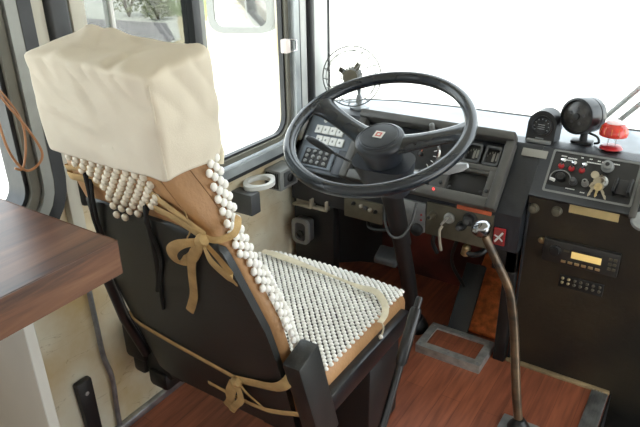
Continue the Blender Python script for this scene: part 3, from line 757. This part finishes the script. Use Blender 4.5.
b.box((-.471, 1.6415, .434), (-.443, 1.6435, .480)); stk = b.build('sticker_field', mat('sticker_print', (.26,.04,.035), .6), da, smooth=0)
b = MB(); b.ribbon([(-.468, 1.6405, .440), (-.456, 1.6405, .458), (-.446, 1.6405, .474)], V((0,-1,0)), .006, .0006); b.ribbon([(-.470, 1.6405, .462), (-.456, 1.6405, .456), (-.445, 1.6405, .446)], V((0,-1,0)), .005, .0006); b.build('sticker_print', 'whitepaint', stk)
cp = MB().box((-.800, 1.640, .408), (-.692, 1.651, .510), .003).build('column_plate', 'greymetal', da)
for z in (.452, .470): MB().lathe([(.004,0),(.003,.002)], (-.705, 1.640, z), (0,-1,0), 10).build('red_light', 'red', cp)
MB().lathe([(.020,0),(.020,.012),(.010,.020)], (-.715, 1.640, .418), (0,-1,0), 16).build('round_switch', 'black', cp)
bp = MB().box((-.990, 1.644, .396), (-.845, 1.654, .470), .003).build('beige_plate', 'olivemetal', da)
for k, x in enumerate((-.952, -.922, -.905, -.888, -.868)):
    MB().lathe([(.007,0),(.007,.006),(.004,.012),(.001,.013)], (x, 1.644, .452-.006*k*.5), (0,-1,0), 12).build('small_knob', ['black','beigeplastic','darkgrey','beigeplastic','black'][k], bp)
b = MB()
b.box((-1.196, 1.630, .395), (-1.120, 1.664, .402), .001); b.box((-1.196, 1.655, .395), (-1.120, 1.664, .462), .001); b.box((-1.125, 1.632, .395), (-1.118, 1.664, .43), .001)
b.box((-1.118, 1.640, .393), (-1.058, 1.664, .400), .001); b.box((-1.066, 1.640, .393), (-1.058, 1.664, .43), .001)
b.build('bracket_plate', 'beigeplastic', da)
cn = MB().box((-1.186, 1.620, .262), (-1.122, 1.662, .350), .012, 3).build('connector_box', 'darkgrey', da)
cnr = MB().ring(rrect(-1.190, -1.118, .258, .354, .02), rrect(-1.176, -1.132, .270, .340, .014), 1.612, 1.624, lambda p, q, t: (p, t, q)); cnr.build('connector_flange', 'greyplastic', cn)
MB().lathe([(.014,0),(.014,.006),(.010,.006),(.010,.001)], (-1.158, 1.618, .295), (0,-1,0), 16).build('socket_hole', 'black', cn)
# wires and hoses under the dash
for pts_, r_ in (([(-.93,1.72,.41),(-.90,1.66,.37),(-.84,1.66,.375),(-.80,1.68,.40)], .007), ([(-.80,1.70,.41),(-.79,1.70,.28),(-.80,1.74,.12),(-.82,1.80,.02)], .008), ([(-.60,1.72,.41),(-.63,1.74,.28),(-.60,1.80,.16)], .006), ([(-.57,1.70,.41),(-.55,1.66,.37),(-.51,1.66,.38),(-.49,1.70,.41)], .009), ([(-.665,1.66,.41),(-.668,1.66,.37),(-.66,1.68,.33)], .007)):
    MB().tube(bez(pts_, 6), r_, 8).build('wiring', 'black', da)
MB().lathe([(.004,-.02),(.013,-.014),(.014,.014),(.006,.022)], (-.560, 1.665, .372), (.2,0,1), 12).build('plug', 'brass', da)

# ------------------------------------------------------------------ steering wheel and column
WC = V((-.719, 1.361, .822)); WN = V((-.010, -.378, .926)).normalized(); WU = V((1,0,0)); WU = (WU - WN*WU.dot(WN)).normalized(); WV = WN.cross(WU)
def W(a, b, h): return WC + WU*a + WV*b + WN*h
sw_ = thing('steering_wheel', 'large black two-spoke steering wheel over the instrument cluster', 'steering wheel', WC - WN*.08)
MB().tube([W(.2340*math.cos(2*PI*k/96), .2340*math.sin(2*PI*k/96), 0) for k in range(96)], .0165, 16, True).build('rim', 'wheel', sw_)
for (ang, ) in ((163,), (12,)):
    a = math.radians(ang); rings = []
    for t in np.linspace(0, 1, 14):
        r = .035 + (.226-.035)*t; h = -.052 + .050*(t**1.3)
        wd = .036 - .009*math.sin(PI*min(1, t*1.05)*.9) + .012*max(0, (t-.8)/.2)**2; th_ = .020 - .006*t
        c = V((r*math.cos(a), r*math.sin(a), h)); px_ = V((-math.sin(a), math.cos(a), 0))
        rings.append([W(*(c + px_*wd*math.cos(q) + V((0,0,1))*th_*math.sin(q))) for q in np.linspace(0, 2*PI, 17)[:-1]])
    MB().loft(rings).build('spoke', 'wheel', sw_, smooth=60)
MB().lathe([(.046,-.125),(.050,-.10),(.056,-.075),(.064,-.050),(.066,-.040),(.064,-.030),(.058,-.026)], WC, WN, 48).build('hub', 'hub', sw_, smooth=50)
hp = MB().lathe([(.058,-.028),(.057,-.024),(.053,-.0215),(.050,-.023),(.047,-.0205),(.030,-.0185),(.001,-.018)], WC, WN, 48).build('horn_pad', 'hub', sw_, smooth=30)
def wbox(mb, a0, a1, b0, b1, h0, h1): return mb.box((a0,b0,h0), (a1,b1,h1), 0, fn=lambda a, b, h: W(a, b, h))
wbox(MB(), -.013, .013, -.013, .013, -.0188, -.0170).build('emblem', 'white', hp, smooth=0)
em = MB(); wbox(em, -.008, -.004, -.008, .008, -.0170, -.0164); wbox(em, .004, .008, -.008, .008, -.0170, -.0164); wbox(em, -.004, .004, .004, .008, -.0170, -.0164); wbox(em, -.004, .004, -.008, -.004, -.0170, -.0164)
em.build('emblem_mark', mat('emblem_red', (.5,.12,.10), .5), hp, smooth=0)

co = thing('steering_column', 'black steering column rising from the floor to the wheel', 'steering column', (-.735, 1.60, 0))
foot = V((-.738, 1.700, .0)); topc = WC - WN*.13
MB().tube(bez([foot, V((-.732, 1.62, .25)), topc], 8), .026, 16).build('shaft', 'black', co)
MB().tube([topc + (V((-.728,1.56,.40))-topc)*t for t in (0, .45, 1)], [.034, .030, .028], 18).build('upper_tube', 'black', co)
MB().lathe([(.055,0),(.050,.02),(.036,.05)], foot, (0,-.25,.97), 20).build('floor_boot', 'black', co)
rings = []
for t in np.linspace(0, 1, 9):
    c = topc + WN*(.03 - .10*t); a_ = .086 - .022*t; b_ = .052 - .012*t
    rings.append([c + WU*(a_*sup(q, 3.2)[0]) + WV*(b_*sup(q, 3.2)[1] - .004) for q in np.linspace(0, 2*PI, 33)[:-1]])
MB().loft(rings).build('shroud', 'hub', co, smooth=50)
b = MB().box((-.800, 1.455, .618), (-.755, 1.520, .648), .005); b.build('switch_housing', 'greymetal', co)
MB().box((-.690, 1.430, .640), (-.640, 1.500, .672), .005).build('switch_housing', 'greymetal', co)
b = MB().tube([(-.800, 1.425, .680), (-.902, 1.420, .712)], .0036, 8); ls = b.build('indicator_stalk', 'black', co)
MB().tube([(-.893, 1.420, .709), (-.925, 1.420, .720), (-.965, 1.420, .735), (-.980, 1.420, .740)], [.006, .011, .0105, .006], 12).build('stalk_grip', 'black', ls)
MB().lathe([(.008,0),(.007,.005),(.002,.008)], (-.979, 1.420, .7395), (-.93, 0, .33), 12).build('stalk_tip', 'greymetal', ls)
b = MB().tube([(-.640, 1.430, .672), (-.560, 1.422, .716)], .0055, 8); rs_ = b.build('wiper_stalk', 'greyplastic', co)
MB().tube([(-.565, 1.422, .714), (-.545, 1.420, .7225), (-.510, 1.420, .739), (-.493, 1.420, .746)], [.006, .011, .012, .006], 12).build('stalk_grip', mat('pale_grey_grip', (.42,.44,.46), .3), rs_)
MB().tube(bez([(-.772, 1.53, .56), (-.765, 1.51, .49), (-.735, 1.49, .455), (-.700, 1.49, .46), (-.680, 1.51, .50), (-.675, 1.53, .56)], 6), .004, 8).build('column_wire', 'darkgrey', co)

# ------------------------------------------------------------------ pedals
pp = thing('pedal_tread', 'steel-framed tread plate on the floor below the accelerator', 'plate', (-.56, 1.65, 0))
MB().ring(rrect(-.672, -.450, 1.575, 1.722, .004, 2), rrect(-.646, -.476, 1.603, 1.698, .003, 2), 0, .030, lambda p, q, t: (p, q, t)).build('steel_frame', 'steel', pp)
MB().box((-.647, 1.602, 0), (-.475, 1.699, .023)).build('red_insert', 'floor', pp, smooth=0)
for (x, y) in ((-.66,1.587),(-.56,1.587),(-.462,1.587),(-.66,1.71),(-.56,1.71),(-.462,1.71)): MB().lathe([(.005,.0295),(.004,.0315)], (x, y, 0), (0,0,1), 8).build('rivet', 'alu', pp)
ac = thing('accelerator_pedal', 'long black accelerator pedal standing on the floor', 'pedal', (-.585, 1.72, 0))
lo_ = V((-.585, 1.730, .022)); hi_ = V((-.590, 1.885, .205)); dd = (hi_-lo_); up_ = dd.normalized().cross(V((1,0,0))).normalized()
def AP(x, t, h): return lo_ + dd*t + V((x,0,0)) - up_*h*(-1 if up_.y > 0 else 1)
MB().box((-.036, 0, -.006), (.036, 1, .006), .004, 2, fn=AP).build('treadle', 'black', ac)
rb_ = MB()
for k in range(12): rb_.box((-.030, .06+k*.075, .005), (.030, .085+k*.075, .008), fn=AP)
rb_.build('rubber_ribs', 'shell', ac, smooth=0)
MB().tube([(-.64, 1.728, .016), (-.53, 1.728, .016)], .011, 10).build('hinge', 'blackmetal', ac)
MB().box((-.60, 1.885, .145), (-.57, 1.93, .185), .004).build('stop_block', 'black', ac)
bk = thing('brake_pedal', 'black brake pedal with grey rubber pad hanging left of the column', 'pedal', (-.845, 1.74, .2))
MB().box((-.898, 1.690, .215), (-.810, 1.745, .240), .008, 3, fn=lambda x, y, z: (x, y, z + (y-1.69)*.55)).build('pad', 'darkgrey', bk)
MB().tube(bez([(-.85, 1.725, .232), (-.845, 1.80, .28), (-.835, 1.84, .36), (-.83, 1.85, .46)], 6), .011, 10).build('arm', 'black', bk)
o = MB().box((-.60, 1.775, 0), (-.442, 2.035, .012), .002, fn=lambda x, y, z: (x, y, z + (y-1.775)*.75)).build('toe_board', 'redcarpet'); tag(o, 'orange-red carpeted toe board behind the accelerator', 'toe board')

# ------------------------------------------------------------------ levers
gl = thing('gear_lever', 'long bent gear lever with a chrome knob', 'gear lever', (-.275, 1.43, 0))
MB().tube(bez([(-.273, 1.405, .012), (-.298, 1.418, .13), (-.328, 1.447, .27), (-.345, 1.45, .355), (-.362, 1.45, .415), (-.405, 1.45, .49), (-.440, 1.45, .548)], 8), [.0125]*30+[.0115]*19, 14).build('shaft', mat('worn_black_rod', (.05,.04,.032), .3, metal=.5, col2=(.20,.13,.075), scale=5, stretch=(1,1,4)), gl)
MB().lathe([(.008,-.022),(.020,-.012),(.027,0),(.027,.008),(.022,.018),(.010,.024),(.001,.025)], (-.450, 1.45, .566), (-.42, -.02, .8), 28).build('knob', mat('dark_chrome', (.30,.30,.31), .10, metal=1), gl, smooth=180)
MB().box((-.325, 1.362, 0), (-.222, 1.440, .010), .003).build('base_plate', 'greymetal', gl)
MB().lathe([(.032,.010),(.028,.018),(.018,.034),(.0135,.04)], (-.273, 1.405, 0), (0,0,1), 18).build("boot", 'black', gl)
hb = thing('hand_brake', 'black tubular hand brake lever beside the seat cushion', 'lever', (-.5, .88, 0))
q0 = V((-.500, .872, .004)); q1 = V((-.500, 1.094, .355)); q2 = V((-.500, 1.165, .458)); q3 = V((-.500, 1.182, .483))
MB().tube([q0, q1], .0095, 14).build('lever_rod', 'blackmetal', hb)
MB().tube([q1 - (q1-q0).normalized()*.01, q1, q2, q2+(q2-q1).normalized()*.006], [.011, .0145, .0145, .012], 18).build('grip', 'blackmetal', hb)
MB().tube([q2, q3, q3+(q3-q2).normalized()*.004], [.0085, .0085, .006], 14).build('release_button', 'blackmetal', hb)
MB().box((-.530, .84, 0), (-.470, .93, .014), .004).build('floor_mount', 'black', hb)
# ------------------------------------------------------------------ floor strips by the step
o = MB()
o.box((-.134, .90, 0), (-.087, 1.695, .005), .001)
for k in range(5): o.box((-.131+k*.009, .90, .005), (-.1265+k*.009, 1.694, .0072))
o.build('step_edging', 'alu', smooth=0)
tag([x for x in C.objects if x.name == 'step_edging'][0], 'ribbed aluminium edging strip along the step', 'edging')
struct(MB().box((-.40, 1.683, 0), (-.086, 1.699, .010), .002).build('trim_7', mat('worn_tan_trim', (.30,.22,.12), .6, var=.3, scale=20)))
struct(MB().box((-.0855, .9, -.36), (-.080, 1.70, 0)).build('wall_stepwell', 'black', smooth=0))

# ------------------------------------------------------------------ right console
cs_ = thing('engine_console', 'tall black console with switch panel right of the dashboard', 'console', (-.1, 1.85, 0))
cprof = [(1.700,-.36),(1.700,.578),(1.692,.586),(1.692,.590),(1.702,.594),(1.797,.699),(1.803,.7012),(1.86,.7012),(1.86,-.36)]
MB().prism(cprof, -.400, .40, lambda p, q, t: (t, p, q)).build('body', 'console', cs_, smooth=30)
MB().prism([(-.4,1.8605),(-.4,2.084),(0,2.088),(.4,2.084),(.4,1.8605)], .64, .7012, lambda p, q, t: (p, q, t)).build('top_ledge', 'ledge', cs_, smooth=0)
MB().prism([(1.700,.586),(1.689,.5865),(1.689,.5895),(1.701,.5955),(1.798,.7005),(1.804,.7022),(1.862,.7022),(1.862,.690),(1.72,.58)], -.401, .40, lambda p, q, t: (t, p, q)).build('top_pad', 'dash', cs_, smooth=30)
MB().box((-.399, 1.694, 0), (-.392, 1.7005, .56), .001).build('corner_edge', 'dash', cs_)
pn = MB(); sbox(pn, -.366, -.140, .096, .219, 0, .0045, .002); pn = pn.build('control_panel', 'plate', cs_)
MB().ring([S(p,q,0)[:0] or (p,q) for p,q in rrect(-.370,-.136,.092,.223,.006)], rrect(-.364,-.142,.098,.217,.004), .001, .0058, S).build('panel_rim', 'greyplastic', pn)
for (x, s_) in ((-.338, .175), (-.309, .172), (-.281, .172)):
    MB().lathe([(.0085,0),(.0085,.003),(.006,.006)], S(x, s_, .0045), SN, 14).build('red_switch', 'red', pn)
    MB().tube([S(x, s_, .006), S(x+.003, s_+.012, .026)], [.0028, .0042], 8).build('toggle', 'chrome', pn)
    MB().lathe([(.0055,0),(.0055,.0012)], S(x+.004, s_+.020, .0045), SN, 10).build('switch_marker', 'whitepaint', pn)
def knob(x, s_, r, m, nm='round_knob', cap=None):
    k_ = MB().lathe([(r,0),(r,.006),(r*.82,.008),(r*.75,.020),(r*.5,.023),(.001,.023)], S(x, s_, .0045), SN, 24).build(nm, m, pn)
    if cap: MB().lathe([(r*.35,.0230),(r*.3,.0245)], S(x, s_, .0045), SN, 12).build('knob_cap', cap, k_)
knob(-.219, .195, .017, 'greyplastic', cap='black')
knob(-.294, .133, .011, 'darkgrey'); knob(-.263, .135, .010, 'steel', cap='black')
# rotary switch with a pale arc
MB().lathe([(.014,0),(.014,.008),(.010,.014),(.001,.015)], S(-.331, .140, .0045), SN, 18).build('rotary_switch', 'black', pn)
MB().tube([S(-.331+.028*math.cos(a), .136+.026*math.sin(a), .006) for a in np.linspace(-.2, PI+.2, 16)], .0018, 6).build('rotary_scale', 'greymetal', pn)
MB().tube([S(-.331-.026, .131, .008), S(-.331-.012, .128, .008)], .005, 8).build('scale_marker', 'whitepaint', pn)
def lettering(x0, x1, s_, hh):
    mk = MB(); x = x0
    while x < x1-.001:
        sbox(mk, x, min(x+.0035, x1), s_-hh, s_+hh, .0045, .0052, 0); x += .0042
    mk.build('printed_word', 'whitepaint', pn, smooth=0)
for (x0, x1, s_) in ((-.345,-.330,.206),(-.326,-.300,.203),(-.292,-.286,.210),(-.270,-.262,.210),(-.248,-.240,.208),(-.236,-.190,.207),(-.345,-.312,.196),(-.275,-.235,.200)): lettering(x0, x1, s_, .0016)
for (x0, x1, s_) in ((-.31,-.285,.112),(-.270,-.258,.108),(-.186,-.176,.155)): lettering(x0, x1, s_, .0013)
ks = MB().lathe([(.018,0),(.018,.006),(.013,.010),(.013,.016)], S(-.224, .148, .0045), SN, 20).build('key_switch', 'steel', pn)
b = MB()
b.tube([S(-.185, .120, .0045), S(-.187, .122, .030), S(-.184, .158, .030), S(-.184, .158, .0045)], .0042, 8)
b.tube([S(-.150, .124, .0045), S(-.150, .124, .030), S(-.148, .160, .030), S(-.148, .160, .0045)], .0042, 8)
b.build('guard_bar', 'black', pn)
sbox(MB(), -.182, -.152, .118, .162, .0045, .018, .003).build('square_switch', 'recess', pn)
sbox(MB(), -.135, -.118, .06, .222, .001, .02, .004).build('side_ridge', 'bezel', cs_)
MB().lathe([(.026,-.002),(.030,.004),(.026,.010),(.010,.012),(.001,.012)], (-.100, 1.686, .577), (.1,-.6,.8), 22).build('round_cap', 'greymetal', cs_)
MB().box((-.287, 1.6965, .557), (-.158, 1.7005, .583), .0005).build('beige_label_plate', 'yellow', cs_)
for (x, z) in ((-.382, .546), (-.318, .552)):
    kn = MB().lathe([(.015,0),(.015,.005),(.011,.008),(.011,.018),(.004,.020)], (x, 1.700, z), (0,-1,.1), 18).build('panel_knob', 'olivemetal', cs_)
b = MB()
b.box((-.282, 1.697, .318), (-.160, 1.7005, .358), .001); eq = b.build('lower_unit', 'recess', cs_)
for k in range(14):
    MB().lathe([(.0045,0),(.0045,.004),(.002,.006)], (-.272+(k % 7)*.0170, 1.697, .348-(k//7)*.014), (0,-1,0), 8).build('brass_button', 'brass' if k % 7 < 2 else 'olivemetal', eq)
# radio
ra_ = thing('car_radio', 'black radio with a lit amber display in the console face', 'radio', (-.235, 1.69, .395))
MB().box((-.338, 1.684, .396), (-.133, 1.7015, .468), .003).build('faceplate', mat('radio_face', (.028,.026,.024), .42), ra_)
MB().box((-.258, 1.6815, .425), (-.178, 1.6845, .452), .001).build('display', 'amberlit', ra_)
MB().box((-.259, 1.6805, .447), (-.177, 1.6845, .4535), .0005).build('display_surround', 'recess', ra_)
MB().lathe([(.017,0),(.017,.004),(.013,.006),(.012,.012),(.001,.013)], (-.303, 1.684, .437), (0,-1,0), 22).build('volume_knob', 'black', ra_)
MB().lathe([(.010,0),(.010,.006),(.006,.010)], (-.347, 1.700, .452), (0,-1,0), 14).build('side_knob', 'brass', ra_)
for k in range(6): MB().box((-.283+k*.0185, 1.6815, .405), (-.270+k*.0185, 1.6845, .413), .001).build('preset_button', 'brass', ra_)
for k in range(6): MB().box((-.160+(k % 2)*.012, 1.682, .415+(k//2)*.015), (-.151+(k % 2)*.012, 1.6845, .424+(k//2)*.015), .001).build('side_button', 'olivemetal', ra_)
MB().box((-.280, 1.682, .440), (-.264, 1.6845, .4465), .0005).build('slot_button', 'olivemetal', ra_)
# bunch of keys hanging from the key switch
ke = thing('bunch_of_keys', 'bunch of brass keys hanging from the panel key switch', 'keys', S(-.224, .13, .03))
k0 = S(-.224, .148, .024)
def key(root, m, o, d, ln, name='key'):
    d = V(d).normalized(); n = SN; s_ = d.cross(n).normalized(); mb = MB(); o = V(o)
    outer = [o + (d*math.cos(a)*.011 + s_*math.sin(a)*.010) for a in np.linspace(0, 2*PI, 15)[:-1]]
    mb.loft([[p + n*.0008 for p in outer], [p - n*.0008 for p in outer]])
    bl = [o + d*.009 + s_*.003, o + d*ln + s_*.003, o + d*(ln+.004), o + d*ln - s_*.002, o + d*(ln*.85) - s_*.004, o + d*(ln*.7) - s_*.002, o + d*(ln*.55) - s_*.004, o + d*.009 - s_*.003]
    mb.loft([[p + n*.0008 for p in bl], [p - n*.0008 for p in bl]])
    mb.build(name, m, root, smooth=0)
key(ke, 'nickel', k0 + SN*.004, (0,.0,1), .010, 'key')
MB().tube([k0 + SN*.008 + V((.013*math.cos(a), 0, 0)) + SL*(.013*math.sin(a)-.010) for a in np.linspace(0, 2*PI, 19)[:-1]], .0013, 6, True).build('key_ring', 'chrome', ke)
kb0 = k0 + SN*.010 - SL*.024
key(ke, 'nickel', kb0 + V((-.012,0,0)), (-.25,-.4,-.8), .030); key(ke, 'nickel', kb0 + V((.004,0,0)) + SN*.003, (.55,-.4,-.75), .036)
key(ke, 'brass', kb0 + SN*.005 - SL*.004, (-.05,-.45,-.8), .026); key(ke, 'nickel', kb0 + V((-.006,0,0)) + SN*.007 + SL*.012, (-.5,-.3,-.5), .022)
MB().lathe([(.011,-.001),(.011,.001)], k0 + SN*.012 + V((-.016,0,0)) + SL*.006, SN+V((.3,0,0)), 16).build('key_tag', 'nickel', ke)

# ------------------------------------------------------------------ things on the dash ledge
gp = thing('gauge_pod', 'black arched single gauge pod on the dash ledge', 'gauge', (-.42, 1.85, .7022))
arch = [(-.041, 0), (.041, 0), (.041, .050)] + [(.041*math.cos(a), .050 + .041*math.sin(a)) for a in np.linspace(.15, PI-.15, 14)] + [(-.041, .050)]
MB().prism(arch, 0, .050, lambda p, q, t: (-.424 + p + .12*t, 1.828 + t + q*.18, .7022 + q)).build('housing', 'black', gp, smooth=35)
gn = V((-.05, -1, .18)).normalized(); gc = V((-.424, 1.8352, .7492))
MB().lathe([(.031,-.004),(.031,.003),(.026,.004),(.024,.001),(.001,.001)], gc, gn, 32).build('gauge_rim', 'blackmetal', gp)
MB().lathe([(.024,.0012),(.001,.0014)], gc, gn, 32).build('dial_face', 'dialblack', gp)
mk = MB(); ux = gn.cross(V((0,0,1))).normalized(); uy = ux.cross(gn).normalized()
for k in range(9):
    a = math.radians(-30+30*k); p = gc + gn*.0022 + (ux*math.cos(a)+uy*math.sin(a))*.019; mk.ribbon([p, p+(ux*math.cos(a)+uy*math.sin(a))*.004], gn, .0022, .0003)
for k in range(3): mk.ribbon([gc+gn*.0022+ux*(-.010)+uy*(.004-.006*k), gc+gn*.0022+ux*.010+uy*(.004-.006*k)], gn, .0025, .0003)
mk.build('dial_print', 'greymetal', gp, smooth=0)
b = MB().ribbon([gc+gn*.0008-uy*.036-ux*.012, gc+gn*.0008-uy*.036+ux*.012], gn, .004, .0008); b.build('name_strip', 'greymetal', gp)
MB().box((-.458, 1.812, .7022), (-.388, 1.826, .712), .002).build('base_strip', 'greyplastic', gp)
gs = MB(); sbox(gs, -.457, -.384, .188, .213, .001, .004, .001); tag(gs.build('pale_sticker', mat('sticker_beige', (.30,.29,.26), .5)), 'pale blank sticker on the dash slope below the gauge pod', 'sticker')
sl_ = thing('spot_lamp', 'round black spot lamp on a short swivel foot', 'lamp', (-.318, 1.89, .7022))
ln = V((-.42, -1, .10)).normalized(); lc = V((-.337, 1.858, .786))
MB().lathe([(0.0486,-.075),(0.0520,-.070),(0.0520,-.05),(0.0497,-.048),(0.0497,-.046),(0.0531,-.044),(0.0531,-.004),(0.0520,0),(0.0463,.001),(0.0452,-.006),(0.0429,-.008),(0.0011,-.008)], lc, ln, 40).build('lamp_housing', 'blackmetal', sl_, smooth=35)
MB().lathe([(0.0441,-.0075),(0.0339,-.004),(0.0011,-.002)], lc, ln, 40).build('lens', mat('dark_lens', (.055,.05,.046), .2, var=.5, scale=50), sl_)
MB().lathe([(0.0102,-.003),(0.0090,.001),(0.0011,.002)], lc, ln, 16).build('lens_boss', 'black', sl_)
for k in range(5):
    a = math.radians(72*k+20); u_ = ln.cross(V((0,0,1))).normalized(); v_ = u_.cross(ln)
    MB().lathe([(.005,-.004),(.005,-.0022),(.001,-.0016)], lc + (u_*math.cos(a)+v_*math.sin(a))*.022, ln, 10).build('bulb', 'darkgrey', sl_)
MB().tube([(-.312, 1.885, .704), (-.312, 1.886, .735), (-.314, 1.888, .75)], [.012, .010, .009], 12).build('swivel', 'black', sl_)
MB().box((-.345, 1.868, .7022), (-.285, 1.905, .710), .003).build('foot', 'black', sl_)
MB().tube(bez([(-.30, 1.885, .735), (-.275, 1.88, .728), (-.268, 1.88, .712), (-.280, 1.885, .706)], 5), .0035, 8).build('adjuster', 'black', sl_)
rl = thing('red_lamp', 'small red domed ornament lamp on a red disc base', 'lamp', (-.231, 1.86, .7022))
rc = V((-.231, 1.86, .7022))
MB().lathe([(.020,0),(.032,.006),(.027,.012),(.012,.015),(.001,.016)], rc, (0,0,1), 26).build('base_disc', 'red', rl)
MB().lathe([(.034,.044),(.0375,.044),(.0380,.049),(.0365,.060),(.032,.071),(.024,.080),(.012,.086),(.001,.087)], rc, (0,0,1), 32).build('dome', 'redglass', rl, smooth=60)
MB().lathe([(.0250,.0797),(.0243,.0806),(.012,.0872),(.001,.0885)], rc, (0,0,1), 32).build('pale_crown', mat('crown_pink', (.72,.50,.50), .25), rl, smooth=60)
for k in range(12):
    a = 2*PI*k/12; MB().tube([rc+V((.0378*math.cos(a), .0378*math.sin(a), .051)), rc+V((.0335*math.cos(a), .0335*math.sin(a), .069))], .0012, 6).build('amber_rib', 'amber', rl)
for sx in (-1, 1): MB().tube([rc+V((sx*.010, -.004, .010)), rc+V((sx*.010, -.004, .046))], .0014, 6).build('wire_leg', 'chrome', rl)

# fan
fa = thing('desk_fan', 'small wire-caged fan standing on the dash by the corner post', 'fan', (-1.085, 1.87, .7022))
fc = V((-1.092, 1.865, .818)); fn_ = V((.35, -1, .12)).normalized(); fu = fn_.cross(V((0,0,1))).normalized(); fv = fu.cross(fn_).normalized()
def FP(r, a, h): return fc + (fu*math.cos(a)+fv*math.sin(a))*r + fn_*h
def grille(name, h_in, h_out):
    g = MB()
    for (r, h) in ((.103, 0), (.088, h_out*.55), (.030, h_out)): g.tube([FP(r, 2*PI*k/40, h) for k in range(40)], .0014 if r < .1 else .0022, 5, True)
    for k in range(18):
        a = 2*PI*k/18; g.tube([FP(.026, a, h_out), FP(.055, a+.12, h_out*.92), FP(.088, a+.22, h_out*.55), FP(.103, a+.26, 0)], .0011, 5)
    g.build(name, mat(name+'_wire', (.20,.20,.185), .4, metal=.3), fa)
grille('front_grille', 0, .028); grille('back_grille', 0, -.026)
MB().lathe([(.026,.027),(.026,.030),(.018,.033),(.001,.034)], fc, fn_, 24).build('guard_badge', 'olivemetal', fa)
MB().lathe([(.012,-.075),(.026,-.065),(.028,-.03),(.022,-.022),(.010,-.018)], fc, fn_, 24).build('motor', 'greyplastic', fa)
MB().lathe([(.012,-.016),(.014,-.004),(.010,.008),(.001,.011)], fc, fn_, 18).build('blade_hub', 'darkgrey', fa)
for k in range(4):
    a0 = 2*PI*k/4+.5; vs = []
    for t in np.linspace(0, 1, 6):
        r = .012 + .040*t; wd = .20 + .30*math.sin(PI*(.15+.8*t))
        vs.append((FP(r, a0-wd*.6, -.006), FP(r, a0+wd*.6, .006)))
    mb = MB(); top_ = [p[0] for p in vs] + [p[1] for p in vs[::-1]]
    mb.loft([[p + fn_*.0006 for p in top_], [p - fn_*.0006 for p in top_]]); mb.build('blade', 'olivemetal', fa, smooth=0)
MB().tube(bez([(-1.075, 1.89, .708), (-1.078, 1.895, .75), (-1.082, 1.893, .79), fc - fn_*.045], 5), [.012]*5+[.007]*6+[.007]*5, 10).build('stem', 'greymetal', fa)
MB().lathe([(.034,0),(.034,.006),(.020,.012),(.010,.02)], (-1.075, 1.89, .7022), (0,0,1), 22).build('base', 'greymetal', fa)
tw = MB()
for k in range(26):
    a = k*.62; tw.v; 
tw.tube([(-1.222 + .006*math.cos(k*.7), 1.916 + .010*math.sin(k*.7), .715 + k*.0042) for k in range(44)], .0022, 6)
tag(tw.build('coiled_wire', 'darkgrey'), 'dark wire coiled round the windscreen corner post beside the fan', 'wire')

# ------------------------------------------------------------------ outside: wipers and mirror
def wiper(a, b_, label):
    a, b_ = V(a), V(b_); d = (b_-a)
    t = thing('windscreen_wiper', label, 'wiper', a, 'windscreen wipers')
    MB().tube([(a.x, 2.105, a.z-.035), (a.x, 2.15, a.z-.02), a], .012, 10).build('pivot', 'darkgrey', t)
    MB().tube([a, a+d*.42], .0085, 8).build('arm', 'wiper', t)
    MB().tube([a+d*.30+V((0,-.012,0)), b_+V((0,-.012,0))], .0065, 8).build('blade', 'wiper', t)
wiper((-.318, 2.19, .690), (.05, 2.17, 1.16), 'upper of two grey wiper arms slanting across the windscreen')
wiper((-.272, 2.19, .688), (.12, 2.17, 1.17), 'lower of two grey wiper arms, right above the red lamp')
em_ = thing('side_mirror', 'grey-framed door mirror outside the front side window', 'mirror', (-1.53, 1.82, .95))
mo = lambda p, q, t: (p, 1.815 + t + (p+1.53)*.42, q)
MB().ring(rrect(-1.645,-1.415,.940,1.30,.050), rrect(-1.622,-1.438,.963,1.277,.034), -.008, .03, mo).build('mirror_frame', 'mirrorframe', em_)
MB().prism(rrect(-1.623,-1.437,.962,1.278,.034), .0, .012, mo).build('mirror_glass', 'mirrorglass', em_)
MB().prism(rrect(-1.638,-1.423,.946,1.292,.045), .013, .045, mo).build('mirror_back', 'mirrorframe', em_)
MB().tube([(-1.53, 1.85, 1.2), (-1.40, 1.90, 1.30), (-1.26, 1.92, 1.36)], .012, 10).build('mirror_arm', 'mirrorframe', em_)

# ------------------------------------------------------------------ light, world, camera
w = bpy.data.worlds.new('sky'); bpy.context.scene.world = w; w.use_nodes = True
bg = w.node_tree.nodes['Background']; bg.inputs['Color'].default_value = (.88, .95, 1.0, 1); bg.inputs['Strength'].default_value = 1.7
su = bpy.data.lights.new('sun', 'SUN'); su.energy = 4.5; su.angle = .02; su.color = (1, .95, .86)
so = bpy.data.objects.new('sun', su); C.objects.link(so); so.rotation_euler = (math.radians(-33), math.radians(0), 0)
so.rotation_euler = V((-.10, .50, -.86)).to_track_quat('-Z', 'Y').to_euler()

cam = bpy.data.cameras.new('camera'); co_ = bpy.data.objects.new('camera', cam); C.objects.link(co_)
cam.sensor_width = 36; cam.lens = 620/640*36; cam.clip_start = .02; cam.clip_end = 300
p, y, r = map(math.radians, (25, 33.5, -1))
f = V((-math.sin(y)*math.cos(p), math.cos(y)*math.cos(p), -math.sin(p))); r0 = V((math.cos(y), math.sin(y), 0)); u0 = r0.cross(f)
R0 = r0*math.cos(r) + u0*math.sin(r); U0 = u0*math.cos(r) - r0*math.sin(r)
co_.matrix_world = Matrix(((R0.x, U0.x, -f.x, 0), (R0.y, U0.y, -f.y, 0), (R0.z, U0.z, -f.z, 1.3), (0, 0, 0, 1)))
sc = bpy.context.scene; sc.camera = co_
sc.view_settings.view_transform = 'Standard'; sc.view_settings.look = 'None'; sc.view_settings.gamma = 1; sc.view_settings.use_curve_mapping = False
sc.view_settings.exposure = 1.3
sc.cycles.use_denoising = True
sc.cycles.max_bounces = 8; sc.cycles.transparent_max_bounces = 12
